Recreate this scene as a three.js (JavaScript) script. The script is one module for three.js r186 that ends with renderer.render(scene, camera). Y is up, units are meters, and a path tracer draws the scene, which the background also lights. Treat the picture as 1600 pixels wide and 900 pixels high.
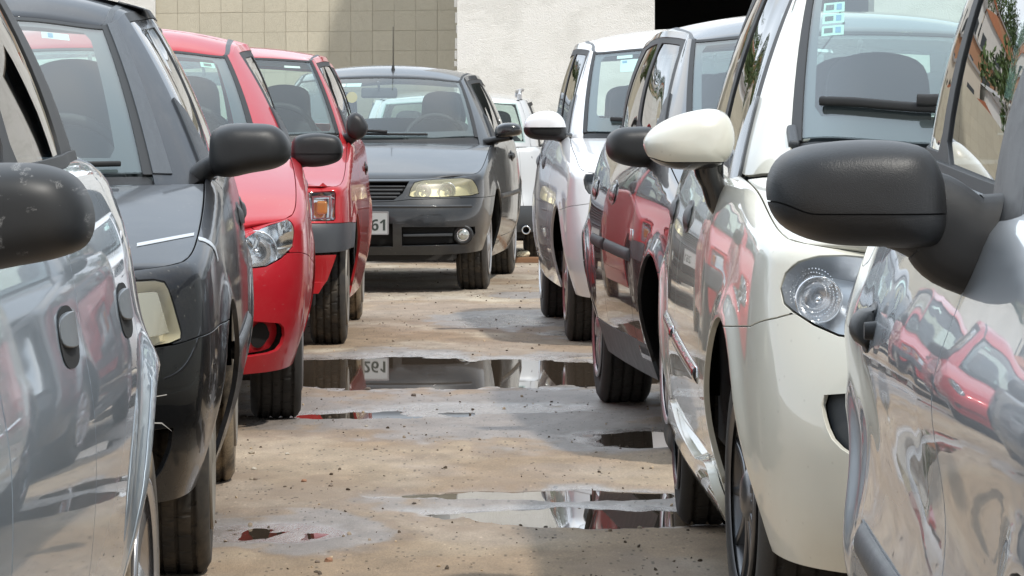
import * as THREE from 'three';
import { mergeGeometries } from 'three/addons/utils/BufferGeometryUtils.js';
import { RoundedBoxGeometry } from 'three/addons/geometries/RoundedBoxGeometry.js';
import { FontLoader } from 'three/addons/loaders/FontLoader.js';
import { TextGeometry } from 'three/addons/geometries/TextGeometry.js';

// ---------------------------------------------------------------- camera, sky, sun, exposure
const scene = new THREE.Scene();
const camera = new THREE.PerspectiveCamera(7.685, 16 / 9, 0.2, 900);
camera.position.set(0, 1.07, 0);
camera.rotation.x = -2.325 * Math.PI / 180;
const renderer = new THREE.WebGLRenderer({ antialias: true });
renderer.toneMapping = THREE.LinearToneMapping;
renderer.toneMappingExposure = 1.3;
renderer.shadowMap.enabled = true;
renderer.shadowMap.type = THREE.PCFSoftShadowMap;

function hash3(x, y, z) {
  let h = Math.imul(x | 0, 374761393) ^ Math.imul(y | 0, 668265263) ^ Math.imul(z | 0, 1274126177);
  h = Math.imul(h ^ (h >>> 13), 1274126177); h ^= h >>> 16;
  return (h >>> 0) / 4294967296;
}
function noise3(x, y, z) {
  const xi = Math.floor(x), yi = Math.floor(y), zi = Math.floor(z);
  let u = x - xi, v = y - yi, w = z - zi;
  u = u * u * (3 - 2 * u); v = v * v * (3 - 2 * v); w = w * w * (3 - 2 * w);
  const L = (a, b, t) => a + (b - a) * t;
  return L(L(L(hash3(xi, yi, zi), hash3(xi + 1, yi, zi), u), L(hash3(xi, yi + 1, zi), hash3(xi + 1, yi + 1, zi), u), v),
    L(L(hash3(xi, yi, zi + 1), hash3(xi + 1, yi, zi + 1), u), L(hash3(xi, yi + 1, zi + 1), hash3(xi + 1, yi + 1, zi + 1), u), v), w);
}
function fbm(x, y, z, o) { let s = 0, a = 0.5, n = 0; for (let i = 0; i < o; i++) { s += a * noise3(x, y, z); n += a; a *= 0.5; x = x * 2.03 + 17.1; y = y * 2.03 + 5.3; z = z * 2.03 + 9.7; } return s / n; }
const clamp = (x, a, b) => Math.min(b, Math.max(a, x));
const sstep = (a, b, x) => { const t = clamp((x - a) / (b - a), 0, 1); return t * t * (3 - 2 * t); };
const mix = (a, b, t) => a + (b - a) * t;
let seed = 12345;
const rnd = () => { seed = (Math.imul(seed, 1664525) + 1013904223) >>> 0; return seed / 4294967296; };

{ // hazy daylight with broken white cloud
  const W = 512, H = 256, a = new Float32Array(W * H * 4), K = 1.25;
  for (let j = 0; j < H; j++) {
    const el = (j + 0.5) / H * Math.PI - Math.PI / 2, ce = Math.cos(el), se = Math.sin(el);
    for (let i = 0; i < W; i++) {
      const az = (i + 0.5) / W * 2 * Math.PI, dx = Math.cos(az) * ce, dz = Math.sin(az) * ce, dy = Math.max(se, 0);
      // hazy sky: white haze low down, brighter the nearer to the sun, thin broken cloud
      const th = Math.acos(clamp(dx * 0.355 + dy * 0.813 + dz * 0.461, -1, 1)), haze = 1.02 * Math.exp(-dy / 0.13), q = 0.25 + 1.75 * Math.exp(-1.5 * th);
      let r = 0.78 * q + haze, g = 0.92 * q + haze, b = 1.08 * q + haze;
      const k = 1 / (dy + 0.25), c = 0.8 * sstep(0.42, 0.66, fbm(dx * k * 1.5 + 3.3, 1.7, dz * k * 1.5 + 8.1, 5));
      r = mix(r, 1.25 * q + haze, c); g = mix(g, 1.25 * q + haze, c); b = mix(b, 1.24 * q + haze, c);
      const o = (j * W + i) * 4; a[o] = r * K; a[o + 1] = g * K; a[o + 2] = b * K; a[o + 3] = 1;
    }
  }
  const sky = new THREE.DataTexture(a, W, H, THREE.RGBAFormat, THREE.FloatType);
  sky.mapping = THREE.EquirectangularReflectionMapping; sky.magFilter = sky.minFilter = THREE.LinearFilter; sky.wrapS = THREE.RepeatWrapping;
  sky.needsUpdate = true; scene.background = sky; scene.environment = sky;
}
const sun = new THREE.DirectionalLight(new THREE.Color().setRGB(1, 0.955, 0.88), 2.75);
sun.position.set(0.355 * 60, 0.813 * 60, -18 + 0.461 * 60); sun.target.position.set(0, 0, -18);
sun.castShadow = true; sun.shadow.radius = 5; sun.shadow.mapSize.set(4096, 4096); sun.shadow.bias = -0.0004;
Object.assign(sun.shadow.camera, { left: -26, right: 26, top: 30, bottom: -30, near: 1, far: 140 });
scene.add(sun, sun.target);

// ---------------------------------------------------------------- naming
const taken = new Map();
function numbered(n) { const k = taken.get(n) || 0; taken.set(n, k + 1); return k ? n + '_' + String(k).padStart(3, '0') : n; }
function put(name, label, category, extra) {
  const g = new THREE.Group(); g.name = numbered(name); scene.add(g);
  g.userData = { label, category, ...extra }; return g;
}
function mesh(name, geo, mat, parent) {
  const m = new THREE.Mesh(Array.isArray(geo) ? merge(geo) : geo, mat); m.name = name; m.castShadow = m.receiveShadow = true; parent.add(m); return m;
}
function structure(name, geo, mat, extra) { const m = mesh(numbered(name), geo, mat, scene); m.userData = { kind: 'structure', ...extra }; return m; }
function merge(list) {
  list = list.map((g) => { g = g.index ? g.toNonIndexed() : g; for (const k of Object.keys(g.attributes)) if (!['position', 'normal', 'uv'].includes(k)) g.deleteAttribute(k); return g; });
  return list.length === 1 ? list[0] : mergeGeometries(list);
}

// ---------------------------------------------------------------- textures and materials
function tex(w, h, fn, srgb, rx = 1, ry = 1) {
  const a = new Uint8Array(w * h * 4);
  for (let j = 0; j < h; j++) for (let i = 0; i < w; i++) { const c = fn(i, j), o = (j * w + i) * 4; a[o] = clamp(c[0], 0, 1) * 255; a[o + 1] = clamp(c[1], 0, 1) * 255; a[o + 2] = clamp(c[2], 0, 1) * 255; a[o + 3] = 255; }
  const t = new THREE.DataTexture(a, w, h); t.wrapS = t.wrapT = THREE.RepeatWrapping; t.magFilter = THREE.LinearFilter; t.minFilter = THREE.LinearMipmapLinearFilter; t.generateMipmaps = true;
  if (srgb) t.colorSpace = THREE.SRGBColorSpace; t.repeat.set(rx, ry); t.needsUpdate = true; return t;
}
const toS = (x) => x <= 0.0031308 ? x * 12.92 : 1.055 * Math.pow(x, 1 / 2.4) - 0.055;
function tileNoise(u, v, f, o, z) { // periodic on the unit square
  const a = u * 2 * Math.PI, b = v * 2 * Math.PI, r = f / 6.283;
  return fbm(Math.cos(a) * r + 31 + Math.cos(b) * r * 0.31, Math.sin(a) * r + 17 + z, Math.cos(b) * r + Math.sin(b) * r * 1.7 + 53, o);
}
const rgb = (r, g, b) => new THREE.Color().setRGB(r, g, b);
const std = (c, roughness, o = {}) => new THREE.MeshStandardMaterial({ color: rgb(...c), roughness, ...o });
const phy = (c, roughness, o = {}) => new THREE.MeshPhysicalMaterial({ color: rgb(...c), roughness, ...o });
// dusty car paint: fine dust specks and rain-dried blotches over the colour
let paintSeed = 0;
function paint(c, metalness, dust, o = {}) {
  const z = ++paintSeed * 13.7, N = 256, DC = [0.30, 0.27, 0.22];
  const map = tex(N, N, (i, j) => {
    const u = i / N, v = j / N, b = tileNoise(u, v, 9, 4, z), f = hash3(i, j, paintSeed);
    let d = dust * (sstep(0.42, 0.72, b) * 0.6 + 0.25) * (0.6 + 0.8 * f); if (f > 0.9985) d = Math.min(0.8, d + 0.35);
    return [0, 1, 2].map((k) => toS(mix(c[k], DC[k], d)));
  }, true, 1.1, 1.1);
  const rough = tex(128, 128, (i, j) => { const b = tileNoise(i / 128, j / 128, 7, 4, z + 4); const r = 0.5 + 0.5 * sstep(0.35, 0.7, b); return [r, r, r]; }, false, 1.3, 1.3);
  return new THREE.MeshPhysicalMaterial({ map, metalness, roughness: 0.42, clearcoat: 1, clearcoatRoughness: o.ccr ?? 0.045, clearcoatRoughnessMap: rough, ...(o.extra || {}) });
}
const grainBump = tex(256, 256, (i, j) => { const v = 0.5 * hash3(i >> 1, j >> 1, 5) + 0.5 * tileNoise(i / 256, j / 256, 60, 3, 2); return [v, v, v]; }, false, 14, 14);
const dirtRough = tex(256, 256, (i, j) => { const v = 0.72 + 0.28 * tileNoise(i / 256, j / 256, 10, 4, 9); return [v, v, v]; }, false, 2, 2);
const plastic = std([0.011, 0.011, 0.0115], 0.5, { bumpMap: grainBump, bumpScale: 0.0003, roughnessMap: dirtRough });
const scuffMap = tex(512, 512, (i, j) => {
  const u = i / 512, v = j / 512, n = tileNoise(u, v, 14, 4, 31), m = hash3(i >> 1, j >> 1, 77);
  const s = sstep(0.66, 0.74, n) * (m > 0.55 ? 0.8 : 0.15);
  return [0, 1, 2].map((k) => toS(mix(0.010, [0.15, 0.145, 0.14][k], s)));
}, true, 5, 5);
const plasticScuffed = new THREE.MeshStandardMaterial({ map: scuffMap, roughness: 0.48 });
const greyPlastic = std([0.045, 0.05, 0.056], 0.5, { bumpMap: grainBump, bumpScale: 0.0003, roughnessMap: dirtRough });
const rubber = std([0.012, 0.012, 0.012], 0.6);
const blackGloss = phy([0.008, 0.008, 0.009], 0.25, { clearcoat: 0.6, clearcoatRoughness: 0.08 });
const cavity = std([0.006, 0.006, 0.006], 0.9);
const underbody = std([0.02, 0.018, 0.016], 0.9);
const trim = std([0.05, 0.05, 0.053], 0.8);
const fabric = std([0.055, 0.058, 0.065], 0.95, { bumpMap: grainBump, bumpScale: 0.0004 });
const lightFabric = std([0.16, 0.16, 0.16], 0.95);
const frit = std([0.02, 0.022, 0.026], 0.35);
const chrome = std([0.75, 0.75, 0.76], 0.12, { metalness: 1 });
const reflector = std([0.86, 0.86, 0.86], 0.12, { metalness: 1 });
const dullReflector = std([0.62, 0.6, 0.52], 0.45, { metalness: 0.7 });
const glassFront = phy([0.80, 0.90, 0.87], 0.0, { transmission: 0.975, thickness: 0, ior: 1.5 });
const glassSide = phy([0.55, 0.62, 0.6], 0.0, { transmission: 0.95, thickness: 0, ior: 1.62 });
const glassDark = phy([0.30, 0.34, 0.34], 0.0, { transmission: 1, thickness: 0, ior: 1.6 });
const lensClear = phy([0.97, 0.98, 0.98], 0.03, { transmission: 1, thickness: 0, ior: 1.5 });
const lensAged = phy([0.80, 0.78, 0.62], 0.33, { transmission: 0.9, thickness: 0, ior: 1.5 });
const lensCream = phy([0.93, 0.91, 0.83], 0.1, { transmission: 0.95, thickness: 0, ior: 1.5 });
const amber = phy([0.85, 0.36, 0.06], 0.15, { transmission: 0.6, thickness: 0 });
const tailRed = phy([0.5, 0.02, 0.02], 0.12, { clearcoat: 1, clearcoatRoughness: 0.03 });
const mirrorGlass = std([0.85, 0.87, 0.88], 0.02, { metalness: 1 });
const alloy = std([0.50, 0.50, 0.51], 0.34, { metalness: 0.85, roughnessMap: dirtRough });
const hubGrey = std([0.34, 0.34, 0.35], 0.42, { metalness: 0.6, roughnessMap: dirtRough });
const darkAlloy = std([0.14, 0.14, 0.145], 0.3, { metalness: 0.8 });
const brushedDirty = std([0.26, 0.24, 0.21], 0.6, { metalness: 0.35, roughnessMap: dirtRough });
const treadBump = tex(1024, 64, (i, j) => { // sipes cut across the tread ribs
  const v = j / 64, rib = Math.floor(v * 6), p = ((i + rib * 11 + Math.abs(v - 0.5) * 46) % 32) / 32; const k = (v > 0.22 && v < 0.78) ? (p < 0.16 ? 0 : 1) : 1; return [k, k, k];
}, false, 1, 1);
function tyreMat(mud, c = [0.022, 0.021, 0.02]) {
  const map = tex(512, 128, (i, j) => {
    const u = i / 512, v = j / 128, n = fbm(Math.cos(u * 6.283) * 4 + 9, Math.sin(u * 6.283) * 4 + mud * 7, v * 6, 5), f = hash3(i, j, 3);
    const d = clamp(mud * (sstep(0.36, 0.62, n) * 0.9 + 0.18) * (0.7 + 0.6 * f), 0, 1);
    return [0, 1, 2].map((k) => toS(mix(c[k], [0.25, 0.195, 0.13][k], d)));
  }, true);
  return new THREE.MeshStandardMaterial({ map, roughness: 0.85, bumpMap: treadBump, bumpScale: 0.004 });
}
const tyreClean = tyreMat(0.05), tyreDusty = tyreMat(0.16), tyreMud = tyreMat(0.85);

// ---------------------------------------------------------------- curves and surface patches
function spline(p) { // natural cubic y(x), x ascending
  const n = p.length, h = [], al = [], l = [1], mu = [0], z = [0], c = new Array(n).fill(0), b = [], d = [];
  for (let i = 0; i < n - 1; i++) h[i] = p[i + 1][0] - p[i][0];
  for (let i = 1; i < n - 1; i++) { al[i] = 3 / h[i] * (p[i + 1][1] - p[i][1]) - 3 / h[i - 1] * (p[i][1] - p[i - 1][1]); l[i] = 2 * (p[i + 1][0] - p[i - 1][0]) - h[i - 1] * mu[i - 1]; mu[i] = h[i] / l[i]; z[i] = (al[i] - h[i - 1] * z[i - 1]) / l[i]; }
  for (let j = n - 2; j >= 0; j--) { c[j] = (z[j] || 0) - (mu[j] || 0) * c[j + 1]; b[j] = (p[j + 1][1] - p[j][1]) / h[j] - h[j] * (c[j + 1] + 2 * c[j]) / 3; d[j] = (c[j + 1] - c[j]) / (3 * h[j]); }
  return (x) => { if (x <= p[0][0]) return p[0][1] + b[0] * (x - p[0][0]); if (x >= p[n - 1][0]) { const i = n - 2, e = h[i]; return p[n - 1][1] + (b[i] + 2 * c[i] * e + 3 * d[i] * e * e) * (x - p[n - 1][0]); } let i = 0; while (x > p[i + 1][0]) i++; const t = x - p[i][0]; return p[i][1] + b[i] * t + c[i] * t * t + d[i] * t * t * t; };
}
function halfPlane(poly, a, b, c) { // keeps a*u + b*v + c >= 0
  const out = [], n = poly.length; if (!n) return out;
  for (let i = 0; i < n; i++) {
    const p = poly[i], q = poly[(i + 1) % n], dp = a * p[0] + b * p[1] + c, dq = a * q[0] + b * q[1] + c;
    if (dp >= 0) out.push(p);
    if ((dp >= 0) !== (dq >= 0)) { const t = dp / (dp - dq); out.push([p[0] + (q[0] - p[0]) * t, p[1] + (q[1] - p[1]) * t]); }
  }
  return out;
}
const area = (p) => { let s = 0; for (let i = 0, n = p.length; i < n; i++) { const a = p[i], b = p[(i + 1) % n]; s += a[0] * b[1] - a[1] * b[0]; } return s / 2; };
const ccw = (p) => area(p) < 0 ? p.slice().reverse() : p;
function inset(p, g) {
  const n = p.length, out = [];
  for (let i = 0; i < n; i++) {
    const a = p[(i + n - 1) % n], b = p[i], c = p[(i + 1) % n];
    let e1 = [b[0] - a[0], b[1] - a[1]], e2 = [c[0] - b[0], c[1] - b[1]]; const l1 = Math.hypot(...e1) || 1e-9, l2 = Math.hypot(...e2) || 1e-9;
    const n1 = [-e1[1] / l1, e1[0] / l1], n2 = [-e2[1] / l2, e2[0] / l2], k = Math.max(0.35, 1 + n1[0] * n2[0] + n1[1] * n2[1]);
    out.push([b[0] + g * (n1[0] + n2[0]) / k, b[1] + g * (n1[1] + n2[1]) / k]);
  }
  return out;
}
function inside(p, u, v) { let c = false; for (let i = 0, j = p.length - 1; i < p.length; j = i++) if ((p[i][1] > v) !== (p[j][1] > v) && u < (p[j][0] - p[i][0]) * (v - p[i][1]) / (p[j][1] - p[i][1]) + p[i][0]) c = !c; return c; }
function dense(p, step, open) { const out = [], n = p.length; for (let i = 0; i < n - (open ? 1 : 0); i++) { const a = p[i], b = p[(i + 1) % n], k = Math.max(1, Math.ceil(Math.hypot(b[0] - a[0], b[1] - a[1]) / step)); for (let j = 0; j < k; j++) out.push([mix(a[0], b[0], j / k), mix(a[1], b[1], j / k)]); } if (open) out.push(p[n - 1]); return out; }
function smoothLoop(p, n = 40) { const c = new THREE.CatmullRomCurve3(p.map((q) => new THREE.Vector3(q[0], q[1], 0)), true, 'centripetal'); return c.getSpacedPoints(n).slice(0, n).map((q) => [q.x, q.y]); }
// a patch of the surface f(u,v) inside poly, minus convex cuts; rounded edge and flange turn inwards
function patch(poly, f, o = {}) {
  const { du = 0.03, dv = 0.03, off = 0, gap = 0.0022, flange = 0.012, cuts = [], bev = 0.0016 } = o;
  poly = ccw(poly); if (gap) poly = inset(poly, gap);
  const P = [], N = [], U = [], E = 1e-3;
  const cache = new Map();
  const ev = (u, v) => {
    const k = Math.round(u * 2e5) + '_' + Math.round(v * 2e5); let r = cache.get(k); if (r) return r;
    const p = f(u, v), a = f(u + E, v), b = f(u - E, v), c = f(u, v + E), d = f(u, v - E);
    const ux = a[0] - b[0], uy = a[1] - b[1], uz = a[2] - b[2], vx = c[0] - d[0], vy = c[1] - d[1], vz = c[2] - d[2];
    let nx = uy * vz - uz * vy, ny = uz * vx - ux * vz, nz = ux * vy - uy * vx; const l = Math.hypot(nx, ny, nz) || 1; nx /= l; ny /= l; nz /= l;
    if (typeof off === 'function') {
      const B = (a1, b1) => { const p0 = f(a1, b1), p1 = f(a1 + E, b1), p2 = f(a1, b1 + E), e1 = [p1[0] - p0[0], p1[1] - p0[1], p1[2] - p0[2]], e2 = [p2[0] - p0[0], p2[1] - p0[1], p2[2] - p0[2]]; const m = [e1[1] * e2[2] - e1[2] * e2[1], e1[2] * e2[0] - e1[0] * e2[2], e1[0] * e2[1] - e1[1] * e2[0]], k2 = off(a1, b1) / (Math.hypot(...m) || 1); return [p0[0] + m[0] * k2, p0[1] + m[1] * k2, p0[2] + m[2] * k2]; };
      const p0 = B(u, v), A = B(u + 2 * E, v), C = B(u, v + 2 * E), D = B(u - 2 * E, v), F = B(u, v - 2 * E), e1 = [0, 1, 2].map((i) => A[i] - D[i]), e2 = [0, 1, 2].map((i) => C[i] - F[i]); const m = [e1[1] * e2[2] - e1[2] * e2[1], e1[2] * e2[0] - e1[0] * e2[2], e1[0] * e2[1] - e1[1] * e2[0]], l2 = Math.hypot(...m) || 1;
      r = [...p0, m[0] / l2, m[1] / l2, m[2] / l2]; cache.set(k, r); return r;
    }
    const w = off;
    r = [p[0] + nx * w, p[1] + ny * w, p[2] + nz * w, nx, ny, nz]; cache.set(k, r); return r;
  };
  const vert = (q) => { const r = ev(q[0], q[1]); P.push(r[0], r[1], r[2]); N.push(r[3], r[4], r[5]); U.push(q[0], q[1]); };
  const tri = (q) => {
    if (q.length < 3 || Math.abs(area(q)) < 1e-8) return;
    if (q.length === 3 || q.length === 4) { for (let i = 1; i < q.length - 1; i++) { vert(q[0]); vert(q[i]); vert(q[i + 1]); } return; }
    const vs = q.map((p) => new THREE.Vector2(p[0], p[1])); const fs = THREE.ShapeUtils.triangulateShape(vs, []);
    for (const t of fs) { const A = (q[t[1]][0] - q[t[0]][0]) * (q[t[2]][1] - q[t[0]][1]) - (q[t[1]][1] - q[t[0]][1]) * (q[t[2]][0] - q[t[0]][0]); if (Math.abs(A) < 1e-9) continue; const w = A > 0 ? t : [t[0], t[2], t[1]]; for (const i of w) vert(q[i]); }
  };
  const CC = cuts.map((c) => inset(ccw(c), -gap));
  const emit = (q) => {
    let list = [q];
    for (const c of CC) {
      const next = [];
      for (let r of list) {
        for (let i = 0; i < c.length && r.length > 2; i++) {
          const a = c[i], b = c[(i + 1) % c.length], A = -(b[1] - a[1]), B = b[0] - a[0], C = -(A * a[0] + B * a[1]); // inside: A u + B v + C >= 0
          const out = halfPlane(r, -A, -B, -C); if (out.length > 2) next.push(out);
          r = halfPlane(r, A, B, C);
        }
      }
      list = next;
    }
    list.forEach(tri);
  };
  let u0 = 1e9, u1 = -1e9, v0 = 1e9, v1 = -1e9; for (const p of poly) { u0 = Math.min(u0, p[0]); u1 = Math.max(u1, p[0]); v0 = Math.min(v0, p[1]); v1 = Math.max(v1, p[1]); }
  const i0 = Math.floor(u0 / du), i1 = Math.ceil(u1 / du), j0 = Math.floor(v0 / dv), j1 = Math.ceil(v1 / dv);
  for (let i = i0; i < i1; i++) {
    const col = halfPlane(halfPlane(poly, 1, 0, -i * du), -1, 0, (i + 1) * du); if (col.length < 3) continue;
    for (let j = j0; j < j1; j++) { const cell = halfPlane(halfPlane(col, 0, 1, -j * dv), 0, -1, (j + 1) * dv); if (cell.length > 2) emit(cell); }
  }
  if (flange > 0) {
    const loop = (L, hole) => {
      const n = L.length, ring = L.map((q, i) => {
        const r = ev(q[0], q[1]), a = ev(...L[(i + n - 1) % n]), b = ev(...L[(i + 1) % n]);
        let tx = b[0] - a[0], ty = b[1] - a[1], tz = b[2] - a[2]; const [, , , nx, ny, nz] = r;
        let ex = ty * nz - tz * ny, ey = tz * nx - tx * nz, ez = tx * ny - ty * nx; let l = Math.hypot(ex, ey, ez) || 1; if (hole) l = -l; ex /= l; ey /= l; ez /= l;
        return { p: [r[0], r[1], r[2]], n: [nx, ny, nz], e: [ex, ey, ez], q };
      });
      for (let i = 0; i < n; i++) {
        const A = ring[i], B = ring[(i + 1) % n], mu = (A.q[0] + B.q[0]) / 2, mv = (A.q[1] + B.q[1]) / 2;
        if (hole ? !inside(poly, mu, mv) : CC.some((c) => inside(c, mu, mv))) continue;
        const at = (X, e, d) => [0, 1, 2].map((k) => X.p[k] + X.e[k] * e - X.n[k] * d);
        const quad = (a, b, c, d, na, nb, nc, nd) => { const s = hole ? [[a, na], [d, nd], [c, nc], [a, na], [c, nc], [b, nb]] : [[a, na], [b, nb], [c, nc], [a, na], [c, nc], [d, nd]]; for (const [p, m] of s) { P.push(...p); N.push(...m); U.push(mu, mv); } };
        quad(A.p, at(A, bev, bev), at(B, bev, bev), B.p, A.n, A.e, B.e, B.n);
        quad(at(A, bev, bev), at(A, bev, flange), at(B, bev, flange), at(B, bev, bev), A.e, A.e, B.e, B.e);
      }
    };
    loop(dense(poly, Math.max(du, dv) * 1.01), false); for (const c of CC) loop(dense(c, Math.max(du, dv) * 1.01), true);
  }
  const g = new THREE.BufferGeometry(); g.setAttribute('position', new THREE.Float32BufferAttribute(P, 3)); g.setAttribute('normal', new THREE.Float32BufferAttribute(N, 3)); g.setAttribute('uv', new THREE.Float32BufferAttribute(U, 2)); return g;
}
function mirrorX(g) {
  g = (g.index ? g.toNonIndexed() : g.clone()); const p = g.attributes.position, n = g.attributes.normal;
  for (let i = 0; i < p.count; i++) { p.setX(i, -p.getX(i)); n.setX(i, -n.getX(i)); }
  for (const a of Object.values(g.attributes)) { const s = a.itemSize; for (let i = 0; i < a.count; i += 3) for (let k = 0; k < s; k++) { const x = a.array[(i + 1) * s + k]; a.array[(i + 1) * s + k] = a.array[(i + 2) * s + k]; a.array[(i + 2) * s + k] = x; } }
  return g;
}
const flip = (g, side) => side > 0 ? g : mirrorX(g);
function gridGeo(nu, nv, f) { // f(i/nu, j/nv) -> [x,y,z]
  const P = [], U = [], I = [];
  for (let j = 0; j <= nv; j++) for (let i = 0; i <= nu; i++) { P.push(...f(i / nu, j / nv)); U.push(i / nu, j / nv); }
  for (let j = 0; j < nv; j++) for (let i = 0; i < nu; i++) { const a = j * (nu + 1) + i, b = a + 1, c = a + nu + 1, d = c + 1; I.push(a, b, d, a, d, c); }
  const g = new THREE.BufferGeometry(); g.setAttribute('position', new THREE.Float32BufferAttribute(P, 3)); g.setAttribute('uv', new THREE.Float32BufferAttribute(U, 2)); g.setIndex(I); g.computeVertexNormals(); return g;
}
// shell inflated from an outline in the x-y plane: front dome df deep towards +z, back dome db deep
function dome(outline, z, df, db, pw = 3, n = 56, cut) {
  const L = smoothLoop(ccw(outline), n); let cx = 0, cy = 0; for (const p of L) { cx += p[0] / n; cy += p[1] / n; }
  const rows = []; const M = 14;
  for (let j = -M; j <= M; j++) { const ph = j / M * Math.PI / 2, r = Math.pow(Math.cos(ph), 2 / pw), s = Math.pow(Math.abs(Math.sin(ph)), 2 / pw); rows.push([Math.max(r, 0.0), (j > 0 ? df : -db) * s]); }
  const g = gridGeo(n, 2 * M, (u, v) => { const i = Math.round(u * n) % n, j = Math.round(v * 2 * M), [r, dz] = rows[j]; return [cx + (L[i][0] - cx) * r, cy + (L[i][1] - cy) * r, z + dz]; });
  { // weld the seam of the normals
    const N = g.attributes.normal; for (let j = 0; j <= 2 * M; j++) { const a = j * (n + 1), b = a + n; const x = N.getX(a) + N.getX(b), y = N.getY(a) + N.getY(b), q = N.getZ(a) + N.getZ(b), l = Math.hypot(x, y, q) || 1; N.setXYZ(a, x / l, y / l, q / l); N.setXYZ(b, x / l, y / l, q / l); }
    for (const j of [0, 2 * M]) for (let i = 0; i <= n; i++) N.setXYZ(j * (n + 1) + i, 0, 0, j ? 1 : -1);
  }
  { const U = g.attributes.uv, P = g.attributes.position; for (let i = 0; i < U.count; i++) U.setXY(i, P.getX(i), P.getY(i)); }
  return cut ? clipGeo(g, cut) : g;
}
function clipGeo(g, side) { // keeps side(x,y,z) >= 0
  g = g.index ? g.toNonIndexed() : g; const p = g.attributes.position.array, n = g.attributes.normal.array, u = g.attributes.uv.array, P = [], N = [], U = [];
  for (let t = 0; t < p.length / 9; t++) {
    const V = [0, 1, 2].map((k) => { const i = t * 3 + k; return [p[i * 3], p[i * 3 + 1], p[i * 3 + 2], n[i * 3], n[i * 3 + 1], n[i * 3 + 2], u[i * 2], u[i * 2 + 1]]; }), D = V.map((q) => side(q[0], q[1], q[2])), o = [];
    for (let k = 0; k < 3; k++) { const a = V[k], b = V[(k + 1) % 3], da = D[k], db = D[(k + 1) % 3]; if (da >= 0) o.push(a); if ((da >= 0) !== (db >= 0)) { const w = da / (da - db); o.push(a.map((x, i) => x + (b[i] - x) * w)); } }
    for (let k = 1; k < o.length - 1; k++) for (const q of [o[0], o[k], o[k + 1]]) { P.push(q[0], q[1], q[2]); N.push(q[3], q[4], q[5]); U.push(q[6], q[7]); }
  }
  const r = new THREE.BufferGeometry(); r.setAttribute('position', new THREE.Float32BufferAttribute(P, 3)); r.setAttribute('normal', new THREE.Float32BufferAttribute(N, 3)); r.setAttribute('uv', new THREE.Float32BufferAttribute(U, 2)); return r;
}
function sweep(pts, seg = 24, rad = 20) { // pts: [x,y,z, radius across, radius along z]
  const c = new THREE.CatmullRomCurve3(pts.map((q) => new THREE.Vector3(q[0], q[1], q[2]))), m = pts.length - 1;
  const at = (k, u) => { const x = u * m, i = Math.min(m - 1, Math.floor(x)), t = x - i; return mix(pts[i][k], pts[i + 1][k], t * t * (3 - 2 * t)); };
  return gridGeo(rad, seg, (a, u) => {
    const p = c.getPoint(u), t = c.getTangent(u), N = Math.abs(t.z) < 0.93 ? new THREE.Vector3(-t.y, t.x, 0).normalize() : new THREE.Vector3(1, 0, 0), B = t.clone().cross(N).normalize(), th = -a * 2 * Math.PI, r1 = at(3, u), r2 = at(4, u);
    const ca = Math.sign(Math.cos(th)) * Math.pow(Math.abs(Math.cos(th)), 0.8), sa = Math.sign(Math.sin(th)) * Math.pow(Math.abs(Math.sin(th)), 0.8);
    return [p.x + N.x * ca * r1 - B.x * sa * r2, p.y + N.y * ca * r1 - B.y * sa * r2, p.z + N.z * ca * r1 - B.z * sa * r2];
  });
}
const box = (w, h, d, x, y, z, r = 0) => (r ? new RoundedBoxGeometry(w, h, d, 3, r) : new THREE.BoxGeometry(w, h, d)).translate(x, y, z);

const FONT = await new FontLoader().loadAsync('fonts/droid/droid_sans_bold.typeface.json');
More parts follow.
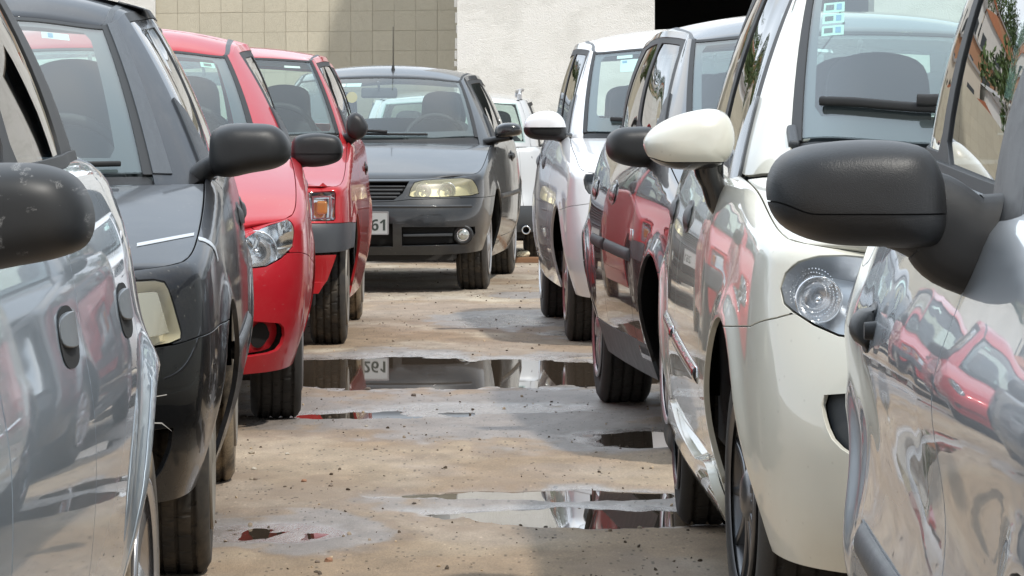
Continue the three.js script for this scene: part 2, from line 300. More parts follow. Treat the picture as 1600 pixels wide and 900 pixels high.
// ---------------------------------------------------------------- car builder (local: x to the side, y up, z towards the nose, z = 0 at the front axle)
class Car {
  constructor(S) {
    this.S = S; const { nose: n, tail: e, hw, wb } = S;
    const k = S.square ?? 0;
    const C = S.plan || [[0, n], [0.26, n - 0.004], [0.46 + 0.05 * k, n - 0.03 + 0.015 * k], [0.64 + 0.05 * k, n - 0.10 + 0.06 * k], [hw - 0.055 + 0.03 * k, n - 0.26 + 0.12 * k], [hw - 0.035 + 0.02 * k, n - 0.5], [hw - 0.018, -0.05], [hw - 0.004, -0.6], [hw, -1.2], [hw, -1.8], [hw - 0.012, -wb], [hw - 0.03, e + 0.45], [hw - 0.07, e + 0.2], [0.62, e + 0.06], [0.36, e + 0.01], [0, e]];
    this.C = C; const m = C.length - 1, M = 900; this.tab = []; let s = 0, pr = null;
    for (let i = 0; i <= M; i++) { const p = this.bs(i / M * m); if (pr) s += Math.hypot(p[0] - pr[0], p[1] - pr[1]); this.tab.push(s); pr = p; }
    this.len = s; this.m = m; this.M = M;
    this.F = spline(S.front); this.D = spline(S.side); this.R = spline(S.rear); this.T = spline(S.top);
    this.r = S.roll ?? 0.045; this.pm = 1.25;
    // greenhouse keys
    const w = S.ws, L = [], U = [], wt = (z, dx = 0.004, dy = 0.0) => { const q = this.surf(this.sZ(z), this.vT(this.sZ(z))); return [q[0] - dx, q[1] + dy, z]; };
    const xe = w.xe, ze = w.ze;
    L.push([0, w.yb, w.zb], [0.58 * xe, mix(w.yb, w.ye, 0.3), mix(w.zb, ze, 0.3)], [xe, w.ye, ze], wt(ze - 0.16), wt(ze - 0.55), wt(S.zB), wt(S.zC), wt(S.zD));
    const rb = S.rb; L.push([0, rb.y, rb.z]); L[7] = [rb.x, rb.y, rb.z + 0.16];
    const r = S.roof; U.push([0, w.yt, w.zt], [0.6 * w.xt, mix(w.yt, w.yte, 0.32), mix(w.zt, w.zte, 0.32)], [w.xt, w.yte, w.zte], [r.x - 0.018, r.y - 0.012, w.zte - 0.17], [r.x + 0.01, r.y, Math.min(ze - 0.75, w.zte - 0.38)], [r.x + 0.028, r.y + 0.003, S.zB - 0.02], [r.x + 0.015, r.y - 0.012, S.zC + 0.06], [rb.xt, rb.yt, rb.zt + 0.10], [0, rb.yt + 0.03, rb.zt]);
    const cl = (K) => new THREE.CatmullRomCurve3([...K, ...K.slice(1, 8).reverse().map(([x, y, z]) => [-x, y, z])].map((q) => new THREE.Vector3(...q)), true, 'centripetal');
    this.Lc = cl(L); this.Uc = cl(U); this.L = L; this.U = U;
    this.g = new THREE.Group();
  }
  bs(t) { // cubic b-spline of the plan outline
    const C = this.C, m = C.length - 1, i = Math.min(m - 1, Math.floor(t)), u = t - i, P = (j) => j < 0 ? [-C[-j][0], C[-j][1]] : j > m ? [-C[2 * m - j][0], C[2 * m - j][1]] : C[j];
    const a = P(i - 1), b = P(i), c = P(i + 1), d = P(i + 2), w = [(1 - u) ** 3 / 6, (3 * u ** 3 - 6 * u * u + 4) / 6, (-3 * u ** 3 + 3 * u * u + 3 * u + 1) / 6, u ** 3 / 6];
    return [0, 1].map((k) => w[0] * a[k] + w[1] * b[k] + w[2] * c[k] + w[3] * d[k]);
  }
  tOf(s) { const T = this.tab; s = clamp(s, 0, this.len); let lo = 0, hi = this.M; while (hi - lo > 1) { const k = (lo + hi) >> 1; if (T[k] <= s) lo = k; else hi = k; } return (lo + (s - T[lo]) / (T[hi] - T[lo])) / this.M * this.m; }
  zAt(s) { return this.bs(this.tOf(Math.abs(s)))[1]; }
  y1(z) { return this.T(z) - this.r * Math.sin(this.pm); }
  vT(s) { return this.y1(this.zAt(s)) + this.r * this.pm; }
  surf(s, v) {
    const sg = s < 0 ? -1 : 1, t = this.tOf(Math.abs(s)), h = 2e-3, p = this.bs(t), a = this.bs(Math.max(0, t - h)), b = this.bs(Math.min(this.m, t + h));
    let tx = b[0] - a[0], tz = b[1] - a[1]; const l = Math.hypot(tx, tz); tx /= l; tz /= l; const nx = -tz, nz = tx, z = p[1];
    const y1 = this.y1(z), r = this.r; let y = v, ex = 0;
    if (v > y1) { const ph = (v - y1) / r; y = y1 + r * Math.sin(ph); ex = r * (1 - Math.cos(ph)); }
    const wf = sstep(0.25, 0.9, nz), wr = sstep(0.25, 0.9, -nz), ws = 1 - wf - wr;
    let q = wf * this.F(y) + ws * this.D(y) + wr * this.R(y) + ex;
    const fl = this.S.flare ?? 0.008; for (const zc of [0, -this.S.wb]) { const d = Math.hypot(z - zc, y - this.S.rw) - this.S.ra; q -= ws * fl * sstep(0.28, 0.52, y) * (d > 0 ? Math.exp(-((d / 0.045) ** 2)) : 1); }
    if (this.S.sculpt) q -= ws * this.S.sculpt(z, y);
    return [sg * (p[0] - nx * q), y, z - nz * q];
  }
  sZ(z) { let a = 0, b = this.len; for (let i = 0; i < 40; i++) { const c = (a + b) / 2; if (this.zAt(c) > z) a = c; else b = c; } return a; }
  sX(x, y) { let a = 0, b = this.sZ(-0.5); const ax = Math.abs(x); for (let i = 0; i < 40; i++) { const c = (a + b) / 2; if (this.surf(c, y)[0] < ax) a = c; else b = c; } return x < 0 ? -a : a; }
  sXr(x, y) { let a = this.sZ(-this.S.wb), b = this.len; for (let i = 0; i < 40; i++) { const c = (a + b) / 2; if (this.surf(c, y)[0] > x) a = c; else b = c; } return a; }
  pt(p) { if (Array.isArray(p)) return { s: this.sX(p[0], p[1]), v: p[1] }; const s = p.s ?? (p.xr !== undefined ? this.sXr(p.xr, p.y === 'T' ? 0.8 : p.y) : this.sZ(p.z)); return { s, v: p.y === 'T' ? this.vT(s) : p.y, T: p.y === 'T' }; }
  path(list) { // closed outline on the wall
    const P = list.map((p) => this.pt(p)), out = [];
    for (let i = 0; i < P.length; i++) { const a = P[i], b = P[(i + 1) % P.length]; const n = a.T && b.T ? Math.ceil(Math.abs(b.s - a.s) / 0.03) + 1 : 1; for (let k = 0; k < n; k++) { const s = mix(a.s, b.s, k / n); out.push([s, a.T && b.T ? this.vT(s) : mix(a.v, b.v, k / n)]); } }
    return out;
  }
  arch(zc, y0, y1, n = 14) { // from the front of the arch at height y0, over the top, to the back at height y1
    const R = this.S.ra, c = this.S.rw, a0 = Math.asin(clamp((y0 - c) / R, -1, 1)), a1 = Math.PI - Math.asin(clamp((y1 - c) / R, -1, 1)), o = [];
    for (let i = 0; i <= n; i++) { const a = mix(a0, a1, i / n); o.push({ z: zc + R * Math.cos(a), y: c + R * Math.sin(a) }); } return o;
  }
  both(name, poly, mat, o, then) { for (const sd of [1, -1]) { const m = mesh(name, patch(sd > 0 ? poly : poly.map(([s, v]) => [-s, v]), (s, v) => this.surf(s, v), o && o.cuts ? { ...o, cuts: sd > 0 ? o.cuts : o.cuts.map((c) => c.map(([s, v]) => [-s, v])) } : o), mat, this.g); if (then) then(m, sd); } }
  full(half) { return [...half, ...half.slice().reverse().map(([s, v]) => [-s, v])]; }
  G(g, t) {
    const u = ((g / 16) % 1 + 1) % 1, a = this.Lc.getPoint(u), b = this.Uc.getPoint(u), h = 0.004, u2 = (u + h) % 1, u0 = (u - h + 1) % 1;
    const p = this.Lc.getPoint(u2).add(this.Uc.getPoint(u2)), q = this.Lc.getPoint(u0).add(this.Uc.getPoint(u0)).sub(p).negate(), w = b.clone().sub(a), n = q.cross(w).normalize();
    const gg = Math.min(u * 16, 16 - u * 16), k = (gg < 2.4 ? mix(this.S.wsBulge ?? 0.022, 0.012, sstep(1.4, 2.4, gg)) : mix(0.012, 0.02, sstep(2.4, 3.6, gg))) * 4 * t * (1 - t);
    return [mix(a.x, b.x, t) + n.x * k, mix(a.y, b.y, t) + n.y * k, mix(a.z, b.z, t) + n.z * k];
  }
  roofF(q, w) {
    const T = (g) => this.Uc.getPoint(((g / 16) % 1 + 1) % 1), F = T(q * 2), B = T(8 - q), R = T(2 + 5 * w), Lf = R.clone(); Lf.x *= -1; const k = (q + 1) / 2, c0 = T(-2), c1 = T(2), c2 = T(9), c3 = T(7);
    const f = (ax) => (1 - w) * F[ax] + w * B[ax] + (1 - k) * Lf[ax] + k * R[ax] - ((1 - w) * ((1 - k) * c0[ax] + k * c1[ax]) + w * ((1 - k) * c2[ax] + k * c3[ax]));
    const aq = Math.min(1, Math.abs(q)), cr = (this.S.crown ?? 0.035) * (1 - aq ** 2.6) * Math.pow(Math.sin(Math.PI * clamp(w, 0.001, 0.999)), 0.6);
    return [f('x'), f('y') + cr, f('z')];
  }
  hoodF(q, w) {
    const S = this.S, sc = this.sc, top = (s) => this.surf(s, this.vT(s)), F = top(q * sc), se = this.sZ(S.zh), R = top(mix(sc, se, w)), k = (q + 1) / 2, c1 = this.hc1, c3 = this.hc3;
    const B = [q * c3[0], mix(S.ws.yb - 0.02, c3[1], Math.abs(q) ** 2.2), mix(S.ws.zb + 0.05, c3[2], Math.abs(q) ** 2)];
    const f = (i) => { const lx = i === 0 ? -1 : 1; return (1 - w) * F[i] + w * B[i] + (1 - k) * R[i] * lx + k * R[i] - ((1 - w) * ((1 - k) * c1[i] * lx + k * c1[i]) + w * ((1 - k) * c3[i] * lx + k * c3[i])); };
    const cr = (S.hoodCrown ?? 0.02) * (1 - q * q) * Math.pow(Math.sin(Math.PI * clamp(w, 0.001, 0.999)), 0.7) + (S.hoodShape ? S.hoodShape(q, w) : 0);
    return [f(0), f(1) + cr, f(2)];
  }
}
const tyreCache = new Map();
function tyreGeo(rw, tw, rr) {
  const k = [rw, tw, rr].join(); if (tyreCache.has(k)) return tyreCache.get(k);
  const h = tw / 2, g = 0.007, P = [[rr, -h * 0.82], [rr + 0.012, -h * 0.92], [mix(rr, rw, 0.45), -h * 1.01], [rw - 0.028, -h * 1.0], [rw - 0.010, -h * 0.88], [rw - 0.002, -h * 0.76]];
  const xs = [-0.62, -0.2, 0.2, 0.62]; let last = -h * 0.76;
  for (const x of xs) { P.push([rw, x * h - 0.006], [rw - g, x * h - 0.0035], [rw - g, x * h + 0.0035], [rw, x * h + 0.006]); }
  P.push([rw - 0.002, h * 0.76], [rw - 0.010, h * 0.88], [rw - 0.028, h * 1.0], [mix(rr, rw, 0.45), h * 1.01], [rr + 0.012, h * 0.92], [rr, h * 0.82]);
  const l = new THREE.LatheGeometry(P.map((p) => new THREE.Vector2(p[0], p[1])), 72).rotateZ(-Math.PI / 2); // axis along x
  tyreCache.set(k, l); return l;
}
function lathe(P, n = 48) { return new THREE.LatheGeometry(P.map((p) => new THREE.Vector2(p[0], p[1])), n).rotateZ(-Math.PI / 2); }
function rimGeo(style, rr, tw) {
  const h = tw / 2, L = [], x0 = h * 0.97;
  L.push(lathe([[rr * 0.9, -h * 0.7], [rr * 0.93, 0], [rr * 0.95, x0 - 0.012], [rr + 0.006, x0], [rr + 0.006, x0 + 0.008], [rr - 0.004, x0 + 0.010], [rr - 0.014, x0 + 0.002]]));
  const n = style.n, hub = style.hub ?? 0.055;
  L.push(lathe([[0, x0 + style.bulge], [hub * 0.6, x0 + style.bulge - 0.002], [hub, x0 + style.bulge - 0.014], [hub * 1.1, x0 - 0.03]], 32));
  for (let i = 0; i < n; i++) {
    const sp = new THREE.BufferGeometry(), r0 = hub * 0.85, r1 = rr - 0.008, w0 = style.w0, w1 = style.w1, P = [], I = [];
    const K = 6; for (let j = 0; j <= K; j++) { const t = j / K, r = mix(r0, r1, t), w = mix(w0, w1, t) / 2, x = mix(x0 + style.bulge - 0.012, x0 - 0.004, t) - style.dish * Math.sin(t * Math.PI); P.push([x - 0.022, r, -w], [x - 0.004, r, -w], [x, r, -w * 0.72], [x, r, w * 0.72], [x - 0.004, r, w], [x - 0.022, r, w]); }
    for (let j = 0; j < K; j++) for (let m = 0; m < 5; m++) { const a = j * 6 + m, b = a + 1, c = a + 6, d = a + 7; I.push(a, b, d, a, d, c); }
    sp.setAttribute('position', new THREE.Float32BufferAttribute(P.flat(), 3)); sp.setAttribute('uv', new THREE.Float32BufferAttribute(P.map((p) => [p[1], p[2]]).flat(), 2)); sp.setIndex(I); sp.computeVertexNormals();
    L.push(sp.rotateX(i / n * 2 * Math.PI + (style.turn || 0.2)));
  }
  return merge(L);
}
const RIM = {
  five: { n: 5, w0: 0.075, w1: 0.06, bulge: 0.004, dish: 0.006, mat: alloy }, seven: { n: 7, w0: 0.052, w1: 0.06, bulge: 0.012, dish: -0.006, mat: hubGrey },
  nine: { n: 9, w0: 0.036, w1: 0.05, bulge: 0.010, dish: -0.004, mat: brushedDirty }, ten: { n: 11, w0: 0.022, w1: 0.016, bulge: 0.006, dish: 0.004, mat: darkAlloy },
};
function seat(x, z, w, mat, car, head = true) {
  const g = new THREE.Group(); g.name = 'seat'; car.add(g); const k = w / 2;
  mesh('backrest', dome([[x - k, 0.45], [x + k, 0.45], [x + k * 1.02, 0.72], [x + k * 0.9, 0.93], [x + k * 0.6, 1.02], [x - k * 0.6, 1.02], [x - k * 0.9, 0.93], [x - k * 1.02, 0.72]], 0, 0.07, 0.06, 4, 48).translate(0, -0.72, 0).rotateX(-0.2).translate(0, 0.72, z - 0.10), mat, g);
  mesh('cushion', box(w, 0.16, 0.48, x, 0.38, z + 0.18, 0.05), mat, g);
  if (head) for (const dx of w > 0.8 ? [-0.36, 0.36] : [0]) { const c = x + dx, q = w > 0.8 ? 0.10 : 0.125; mesh('headrest', dome([[c - q * 0.9, 1.0], [c + q * 0.9, 1.0], [c + q, 1.10], [c + q * 0.86, 1.185], [c + q * 0.4, 1.212], [c - q * 0.4, 1.212], [c - q * 0.86, 1.185], [c - q, 1.10]], z - 0.185, 0.055, 0.05, 3, 40), mat, g); }
}
const bezel = std([0.03, 0.03, 0.032], 0.4);
function headlight(car, poly, o) {
  const f = (s, v) => car.surf(s, v);
  for (const sd of [1, -1]) {
    const P = sd > 0 ? poly : poly.map(([s, v]) => [-s, v]), g = new THREE.Group(); g.name = 'headlight'; car.g.add(g);
    mesh('lens', patch(P, f, { du: 0.015, dv: 0.015, flange: 0, gap: 0.003 }), o.lens, g);
    mesh('lamp_housing', patch(P, f, { du: 0.03, dv: 0.03, off: -(o.deep ?? 0.05), flange: -1, gap: 0.004 }), o.back, g);
    // side of the lamp pocket
    const Q = dense(inset(ccw(P), 0.0035), 0.02), W = [], n = Q.length; const pos = (q, d) => { const E = 1e-3, p = f(...q), a = f(q[0] + E, q[1]), b = f(q[0] - E, q[1]), c = f(q[0], q[1] + E), e = f(q[0], q[1] - E), u = new THREE.Vector3(a[0] - b[0], a[1] - b[1], a[2] - b[2]), v = new THREE.Vector3(c[0] - e[0], c[1] - e[1], c[2] - e[2]), m = u.cross(v).normalize(); return [p[0] - m.x * d, p[1] - m.y * d, p[2] - m.z * d]; };
    const ring = [Q.map((q) => pos(q, 0.001)), Q.map((q) => pos(q, o.deep ?? 0.05))];
    mesh('lamp_rim', gridGeo(n, 1, (u, v) => ring[Math.round(v)][Math.round(u * n) % n]), o.rim || bezel, g);
    for (const [x, y, r, dz, mt, nm] of o.bowls || []) {
      const c = pos([sd * car.sX(x, y), y], (dz ?? 0.03) + r * 0.25), B = new THREE.LatheGeometry([[r * 0.12, -r * 0.55], [r * 0.35, -r * 0.5], [r * 0.6, -r * 0.34], [r * 0.82, -r * 0.05], [r * 0.95, r * 0.25], [r * 0.98, r * 0.3], [r * 1.0, r * 0.36], [r * 1.06, r * 0.36], [r * 1.08, r * 0.28]].map((p) => new THREE.Vector2(...p)), 40).rotateX(Math.PI / 2).translate(...c);
      mesh(nm || 'reflector_bowl', B, mt || reflector, g);
      mesh('bulb', merge([new THREE.SphereGeometry(r * 0.2, 16, 12).translate(c[0], c[1], c[2] + r * 0.05), new THREE.CylinderGeometry(r * 0.2, r * 0.12, r * 0.4, 16).rotateX(Math.PI / 2).translate(c[0], c[1], c[2] - r * 0.15)]), chrome, g);
    }
    if (o.extra) o.extra(g, sd, pos);
  }
}
function buildCar(S) {
  S = { wb: 2.45, rw: 0.282, tw: 0.17, rr: 0.182, ra: 0.335, hw: 0.82, bottom: 0.21, sill: 0.25, tail: -3.15, zh: -0.42,
    front: [[0.1, 0.12], [0.2, 0.065], [0.3, 0.02], [0.42, 0], [0.5, 0.008], [0.57, 0.035], [0.66, 0.075], [0.78, 0.15], [0.9, 0.26]],
    side: [[0.1, 0.10], [0.22, 0.055], [0.34, 0.018], [0.48, 0], [0.6, 0], [0.72, 0.008], [0.82, 0.022], [0.92, 0.05], [1.02, 0.09]],
    rear: [[0.1, 0.12], [0.2, 0.06], [0.3, 0.01], [0.45, 0], [0.55, 0.03], [0.75, 0.06], [0.95, 0.11], [1.05, 0.15]],
    zd: -0.62, zB: -1.55, zC: -2.25, zD: -2.75, doors: 2, glassF: glassFront, glassS: glassSide, pillar: null, frame: rubber, ...S };
  const car = new Car(S), g = car.g, P = S.paint, f = (s, v) => car.surf(s, v), T = 'T';
  car.sc = car.sX(S.hoodX ?? 0.56, S.hoodY ?? 0.66); { const top = (s) => car.surf(s, car.vT(s)); car.hc1 = top(car.sc); car.hc3 = top(car.sZ(S.zh)); }
  const q = S.fine ? 0.02 : 0.03, opt = { du: q, dv: q * 0.8 };
  // --- lower body
  S.bt = [...S.bt, { z: Math.sqrt(Math.max(0.0004, S.ra ** 2 - (S.btEnd - S.rw) ** 2)), y: S.btEnd }];
  const bt = S.bt.map((p) => car.pt(p)), be = bt[bt.length - 1], cutsF = (S.cuts || []).map((c) => c.map((p) => [car.sX(p[0], p[1]), p[1]]));
  const cutsBoth = [...cutsF, ...cutsF.map((c) => c.map(([s, v]) => [-s, v]))];
  const hlP = S.hl ? dense(S.hl.poly.map((p) => [car.sX(p[0], p[1]), p[1]]), 0.03) : null; const hlCut = hlP ? [hlP] : [];
  const hlBoth = hlP ? [hlP, hlP.map(([s, v]) => [-s, v])] : [];
  const ar = car.arch(0, be.v, S.sill), aFront = []; { const R = S.ra, c = S.rw, a0 = Math.asin((S.bottom + 0.02 - c) / R), a1 = Math.asin((be.v - c) / R); for (let i = 0; i <= 8; i++) { const a = mix(a0, a1, i / 8); aFront.push({ z: R * Math.cos(a), y: c + R * Math.sin(a) }); } }
  const arT = aFront.map((p) => car.pt(p)).map((p) => [p.s, p.v]);
  const half = [[0, S.bottom], [car.sX(0.5, S.bottom), S.bottom], ...arT, ...bt.slice().reverse().map((p) => [p.s, p.v])];
  const bumperCuts = [...cutsBoth, ...hlBoth, ...(S.centreCuts || []).map((c) => c.map((p) => [car.sX(p[0], p[1]), p[1]]))];
  mesh('front_bumper', patch(car.full(half), f, { ...opt, cuts: bumperCuts }), S.bumperMat || P, g);
  // cavities behind the bumper openings
  for (const c of [...cutsBoth, ...(S.centreCuts || []).map((k) => k.map((p) => [car.sX(p[0], p[1]), p[1]]))]) mesh('bumper_recess', patch(inset(ccw(c), -0.004), f, { ...opt, off: -(S.recess ?? 0.035), flange: -1, gap: 0 }), S.recessPaint ? P : S.recessMat || cavity, g);
  if (be.v < 0.9) { // nose panel between the lamps
    const xs = S.noseX ?? 0.60, n = [...bt.filter((p) => p.s < car.sX(xs, 0.62)).map((p) => [p.s, p.v])]; const sE = car.sX(xs, 0.64);
    const noseHalf = [...n, [sE, n[n.length - 1][1]]]; for (let k = 0; k <= 12; k++) { const s = sE * (1 - k / 12); noseHalf.push([s, car.vT(s)]); }
    mesh('nose_panel', patch(car.full(noseHalf), f, { ...opt, cuts: [...hlBoth, ...(S.grille ? [S.grille.poly.map((p) => [car.sX(p[0], p[1]), p[1]])] : [])] }), P, g);
    const sF = sE; const rear = S.zd + 0.003;
    const fen = [...bt.filter((p) => p.s >= sF).map((p) => [p.s, p.v]), ...ar.map((p) => car.pt(p)).map((p) => [p.s, p.v])];
    const low = [{ z: rear, y: S.sill + 0.0 }, { z: rear, y: T }].map((p) => car.pt(p)).map((p) => [p.s, p.v]); const sR = low[1][0]; const tl = []; for (let k = 1; k <= 40; k++) { const s = mix(sR, sF, k / 40); tl.push([s, car.vT(s)]); }
    car.both('fender', [...fen, ...low, ...tl, [sF, fen[0][1]]], P, { ...opt, cuts: hlCut });
  }
  const sillY = S.sill;
  const doorPanel = (name, za, zb, extra) => {
    const poly = car.path([{ z: za, y: sillY + 0.06 }, ...(extra || [{ z: zb, y: sillY + 0.06 }]), { z: zb, y: T }, { z: za, y: T }]);
    car.both(name, poly, P, opt, (m, sd) => {
      const h = S.handle; if (!h) return; const zh = zb + (h.in ?? 0.17), s = car.sZ(zh), yh = h.y(zh), w = h.w ?? 0.085, hh = h.h ?? 0.024, F = (a, b) => car.surf(a, b);
      const L = smoothLoop([[s - w, yh - hh], [s + w, yh - hh], [s + w, yh + hh], [s - w, yh + hh]], 28).map(([a, b]) => [a * sd, b]);
      if (h.type === 'recess') { mesh('handle_recess_shade', patch(L, F, { du: 0.02, dv: 0.01, off: 0.0015, flange: 0, gap: 0 }), cavity, m); mesh('door_handle', patch(inset(ccw(L.map(([a, b]) => [mix(s * sd, a, 0.95), yh + hh * 0.35 + (b - yh) * 0.6])), 0.003), F, { du: 0.012, dv: 0.006, off: (a, b) => 0.003 + 0.008 * Math.max(0, 1 - ((a - s * sd) / w) ** 2), flange: 0.008, gap: 0 }), h.mat || P, m); } else {  // flat black patch stands in for the shade of a sunken grip
        mesh('door_handle', patch(L, F, { du: 0.012, dv: 0.008, off: (a, b) => 0.003 + (h.out ?? 0.010) * Math.sqrt(Math.max(0, 1 - ((a - s * sd) / w / 1.05) ** 2)) * Math.sqrt(Math.max(0, 1 - ((b - yh) / hh / 1.1) ** 2)), flange: 0.012, gap: 0 }), h.mat, m);
      }
      if (h.lock) mesh('key_lock', new THREE.CylinderGeometry(0.012, 0.014, 0.02, 20).rotateZ(Math.PI / 2).translate(...((p) => [p[0] + sd * 0.004, p[1], p[2]])(car.surf(sd * car.sZ(zh + h.lock), yh))), h.lockMat || chrome, m);
    });
  };
  const rArchF = car.arch(-S.wb, sillY + 0.06, 0.62, 16).slice(0, 12);
  if (S.doors === 4 || S.doors === 5) { // two doors a side
    doorPanel('front_door', S.zd, S.zB);
    const R = S.ra, c = S.rw, zc = -S.wb, zr = S.zC - 0.08, notch = []; // rear door cut round the wheel arch
    for (let i = 0; i <= 10; i++) { const a = mix(Math.asin((sillY + 0.06 - c) / R), Math.acos(clamp((zr - zc) / (R + 0.03), -1, 1)), i / 10); notch.push({ z: zc + (R + 0.03) * Math.cos(a), y: c + (R + 0.03) * Math.sin(a) }); }
    doorPanel('rear_door', S.zB, zr, notch);
    car.zq = zr;
  } else { doorPanel('front_door', S.zd, S.zB); car.zq = S.zB; }
  // rocker, quarter panel, rear
  { const o = [{ z: -S.ra - 0.002, y: sillY - 0.06 }, { z: -S.wb + S.ra + 0.002, y: sillY - 0.06 }, { z: -S.wb + S.ra + 0.002, y: sillY + 0.06 }, { z: S.zd - 0.2, y: sillY + 0.06 }, { z: -S.ra - 0.002, y: sillY + 0.06 }]; car.both('sill', car.path(o), S.sillMat || P, opt); }
  { const rb = S.rearBumperY ?? 0.52, R = S.ra, c = S.rw, zc = -S.wb, zq = car.zq, A = []; const a0 = S.doors > 3 ? Math.acos(clamp((zq - zc) / (R + 0.03), -1, 1)) : Math.asin((sillY + 0.06 - c) / R), a1 = Math.PI - Math.asin((rb - c) / R);
    if (S.doors > 3) { for (let i = 0; i <= 6; i++) { const a = mix(Math.asin((sillY + 0.06 - c) / R), a0, i / 6); A.unshift({ z: zc + (R + 0.027) * Math.cos(a), y: c + (R + 0.027) * Math.sin(a) }); } A.push({ z: zc + R * Math.cos(Math.asin((sillY + 0.06 - c) / R)), y: sillY + 0.06 }); }
    const st = Math.asin((sillY + 0.06 - c) / R); for (let i = 0; i <= 18; i++) { const a = mix(st, a1, i / 18); A.push({ z: zc + R * Math.cos(a), y: c + R * Math.sin(a) }); }
    const sE = car.sXr(S.gateX ?? 0.56, 0.7), tlight = S.tail_light ? S.tail_light.poly.map((p) => [car.sXr(p[0], p[1]), p[1]]) : null;
    const poly = car.path([...(S.doors > 3 ? [] : [{ z: zq, y: sillY + 0.06 }]), ...A, { s: sE, y: rb }, { s: sE, y: T }, { z: zq, y: T }]);
    car.both('quarter_panel', poly, P, { ...opt, cuts: tlight ? [tlight] : [] });
    if (tlight) car.both('tail_light', tlight, S.tail_light.mat || tailRed, { du: 0.02, dv: 0.02, gap: 0.003 });
    const gate = [[sE, rb]]; for (let k = 0; k <= 14; k++) { const s = mix(sE, car.len, k / 14); gate.push([s, car.vT(s)]); } gate.push([car.len, rb]);
    car.both('tailgate', gate, P, opt);
    const hb = []; { const a1b = Math.PI - Math.asin((S.bottom + 0.05 - c) / R); for (let i = 0; i <= 6; i++) { const a = mix(a1b, a1, i / 6); hb.push({ z: zc + R * Math.cos(a), y: c + R * Math.sin(a) }); } }
    const rbp = car.path([{ s: car.len, y: S.bottom + 0.05 }, ...hb, { s: car.len, y: rb }]); car.both('rear_bumper', rbp, S.rearBumperMat || S.bumperMat || P, opt);
  }
  // --- hood, cowl
  const hoodPoly = dense([[-0.996, 0.005], [0.996, 0.005], [0.996, 0.994], [-0.996, 0.994]], 0.05);
  const hd = mesh('hood', patch(hoodPoly, (a, b) => car.hoodF(a, b), { du: 0.05, dv: 0.04, gap: 0.001, flange: 0.02, cuts: [] }), P, g);
  { const uv = hd.geometry.attributes.uv; for (let i = 0; i < uv.count; i++) uv.setXY(i, uv.getX(i) * 0.7, uv.getY(i) * 0.9); }
  mesh('cowl', gridGeo(24, 3, (u, v) => { const qq = (u * 2 - 1) * 0.99, a = car.hoodF(qq, 0.99), b = car.G(qq * 2.0, 0.0); a[1] -= 0.012; b[1] -= 0.004; return [mix(a[0], b[0], v), mix(a[1], b[1], v) - 0.02 * Math.sin(v * Math.PI), mix(a[2], b[2], v)]; }), plastic, g);
  // --- greenhouse
  const GF = (a, b) => car.G(a, b), gp = { du: 0.1, dv: 0.1, gap: 0, flange: 0.008 };
  const we = 1.95, wsPoly = dense([[-we, 0.015], [we, 0.015], [we, 0.975], [-we, 0.975]], 0.1);
  mesh('windshield', patch(wsPoly, GF, { ...gp, flange: 0 }), S.glassF, g);
  const fx = S.fritX ?? 1.78, fy = S.fritTop ?? 0.94, fb = S.fritBot ?? 0.1;
  mesh('windshield_border', patch(wsPoly, GF, { ...gp, off: -0.004, flange: -1, cuts: [[[-fx, fb + 0.05], [-fx + 0.06, fb], [fx - 0.06, fb], [fx, fb + 0.05], [fx, fy - 0.06], [fx - 0.07, fy], [-fx + 0.07, fy], [-fx, fy - 0.06]]] }), frit, g);
  mesh('windshield_seal', [...[1, -1].map((sd) => patch(dense([[we * sd, 0], [sd * 2.07, 0], [sd * 2.07, 1], [we * sd, 1]], 0.1), GF, { ...gp, off: 0.003 })), patch(dense([[-we, 0.972], [we, 0.972], [we, 0.999], [-we, 0.999]], 0.1), GF, { ...gp, off: 0.002 })], S.sealMat || rubber, g);
  if (S.trimStrip) for (const sd of [1, -1]) mesh('pillar_trim', patch(dense([[2.07 * sd, 0], [S.trimStrip * sd, 0], [S.trimStrip * sd, 1], [2.07 * sd, 1]], 0.08), GF, { ...gp, du: 0.06, off: 0.0075 }), greyPlastic, g);
  const aE = S.aEnd ?? 2.95;
  for (const sd of [1, -1]) {
    const mp = (p) => p.map(([a, b]) => [a * sd, b]);
    mesh('front_pillar', patch(mp(dense([[2.07, -0.15], [2.5, -0.07], [aE, 0], [aE, 1], [2.07, 1]], 0.08)), GF, { ...gp, du: 0.08, off: 0.004 }), S.pillar || P, g);
    const glass = [[[3.12, 0.03], [4.92, 0.03], [4.92, 0.88], [3.2, 0.88]]];
    if (S.doors > 3) glass.push([[5.08, 0.03], [6.02, 0.03], [6.02, 0.86], [5.08, 0.88]]); else glass.push([[5.1, 0.06], [6.5, 0.08], [6.45, 0.82], [5.1, 0.87]]);
    const rg = (c) => { const o = []; const n = c.length; for (let i = 0; i < n; i++) { const a = c[(i + n - 1) % n], b = c[i], d = c[(i + 1) % n]; o.push([mix(b[0], a[0], 0.06), mix(b[1], a[1], 0.09)], [mix(b[0], d[0], 0.06), mix(b[1], d[1], 0.09)]); } return o; };
    const gl = glass.map(rg);
    mesh('window_frame', patch(mp(dense([[aE, 0], [6.7, 0], [6.7, 0.94], [aE, 0.94]], 0.1)), GF, { ...gp, cuts: gl.map(mp) }), S.frame, g);
    gl.forEach((c) => mesh('side_window', patch(mp(dense(c, 0.1)), GF, { ...gp, off: -0.004, flange: -1 }), S.glassS, g));
    mesh('roof_rail', patch(mp(dense([[aE, 0.94], [6.7, 0.94], [6.7, 1], [aE, 1]], 0.1)), GF, { ...gp, off: 0.003 }), S.railMat || P, g);
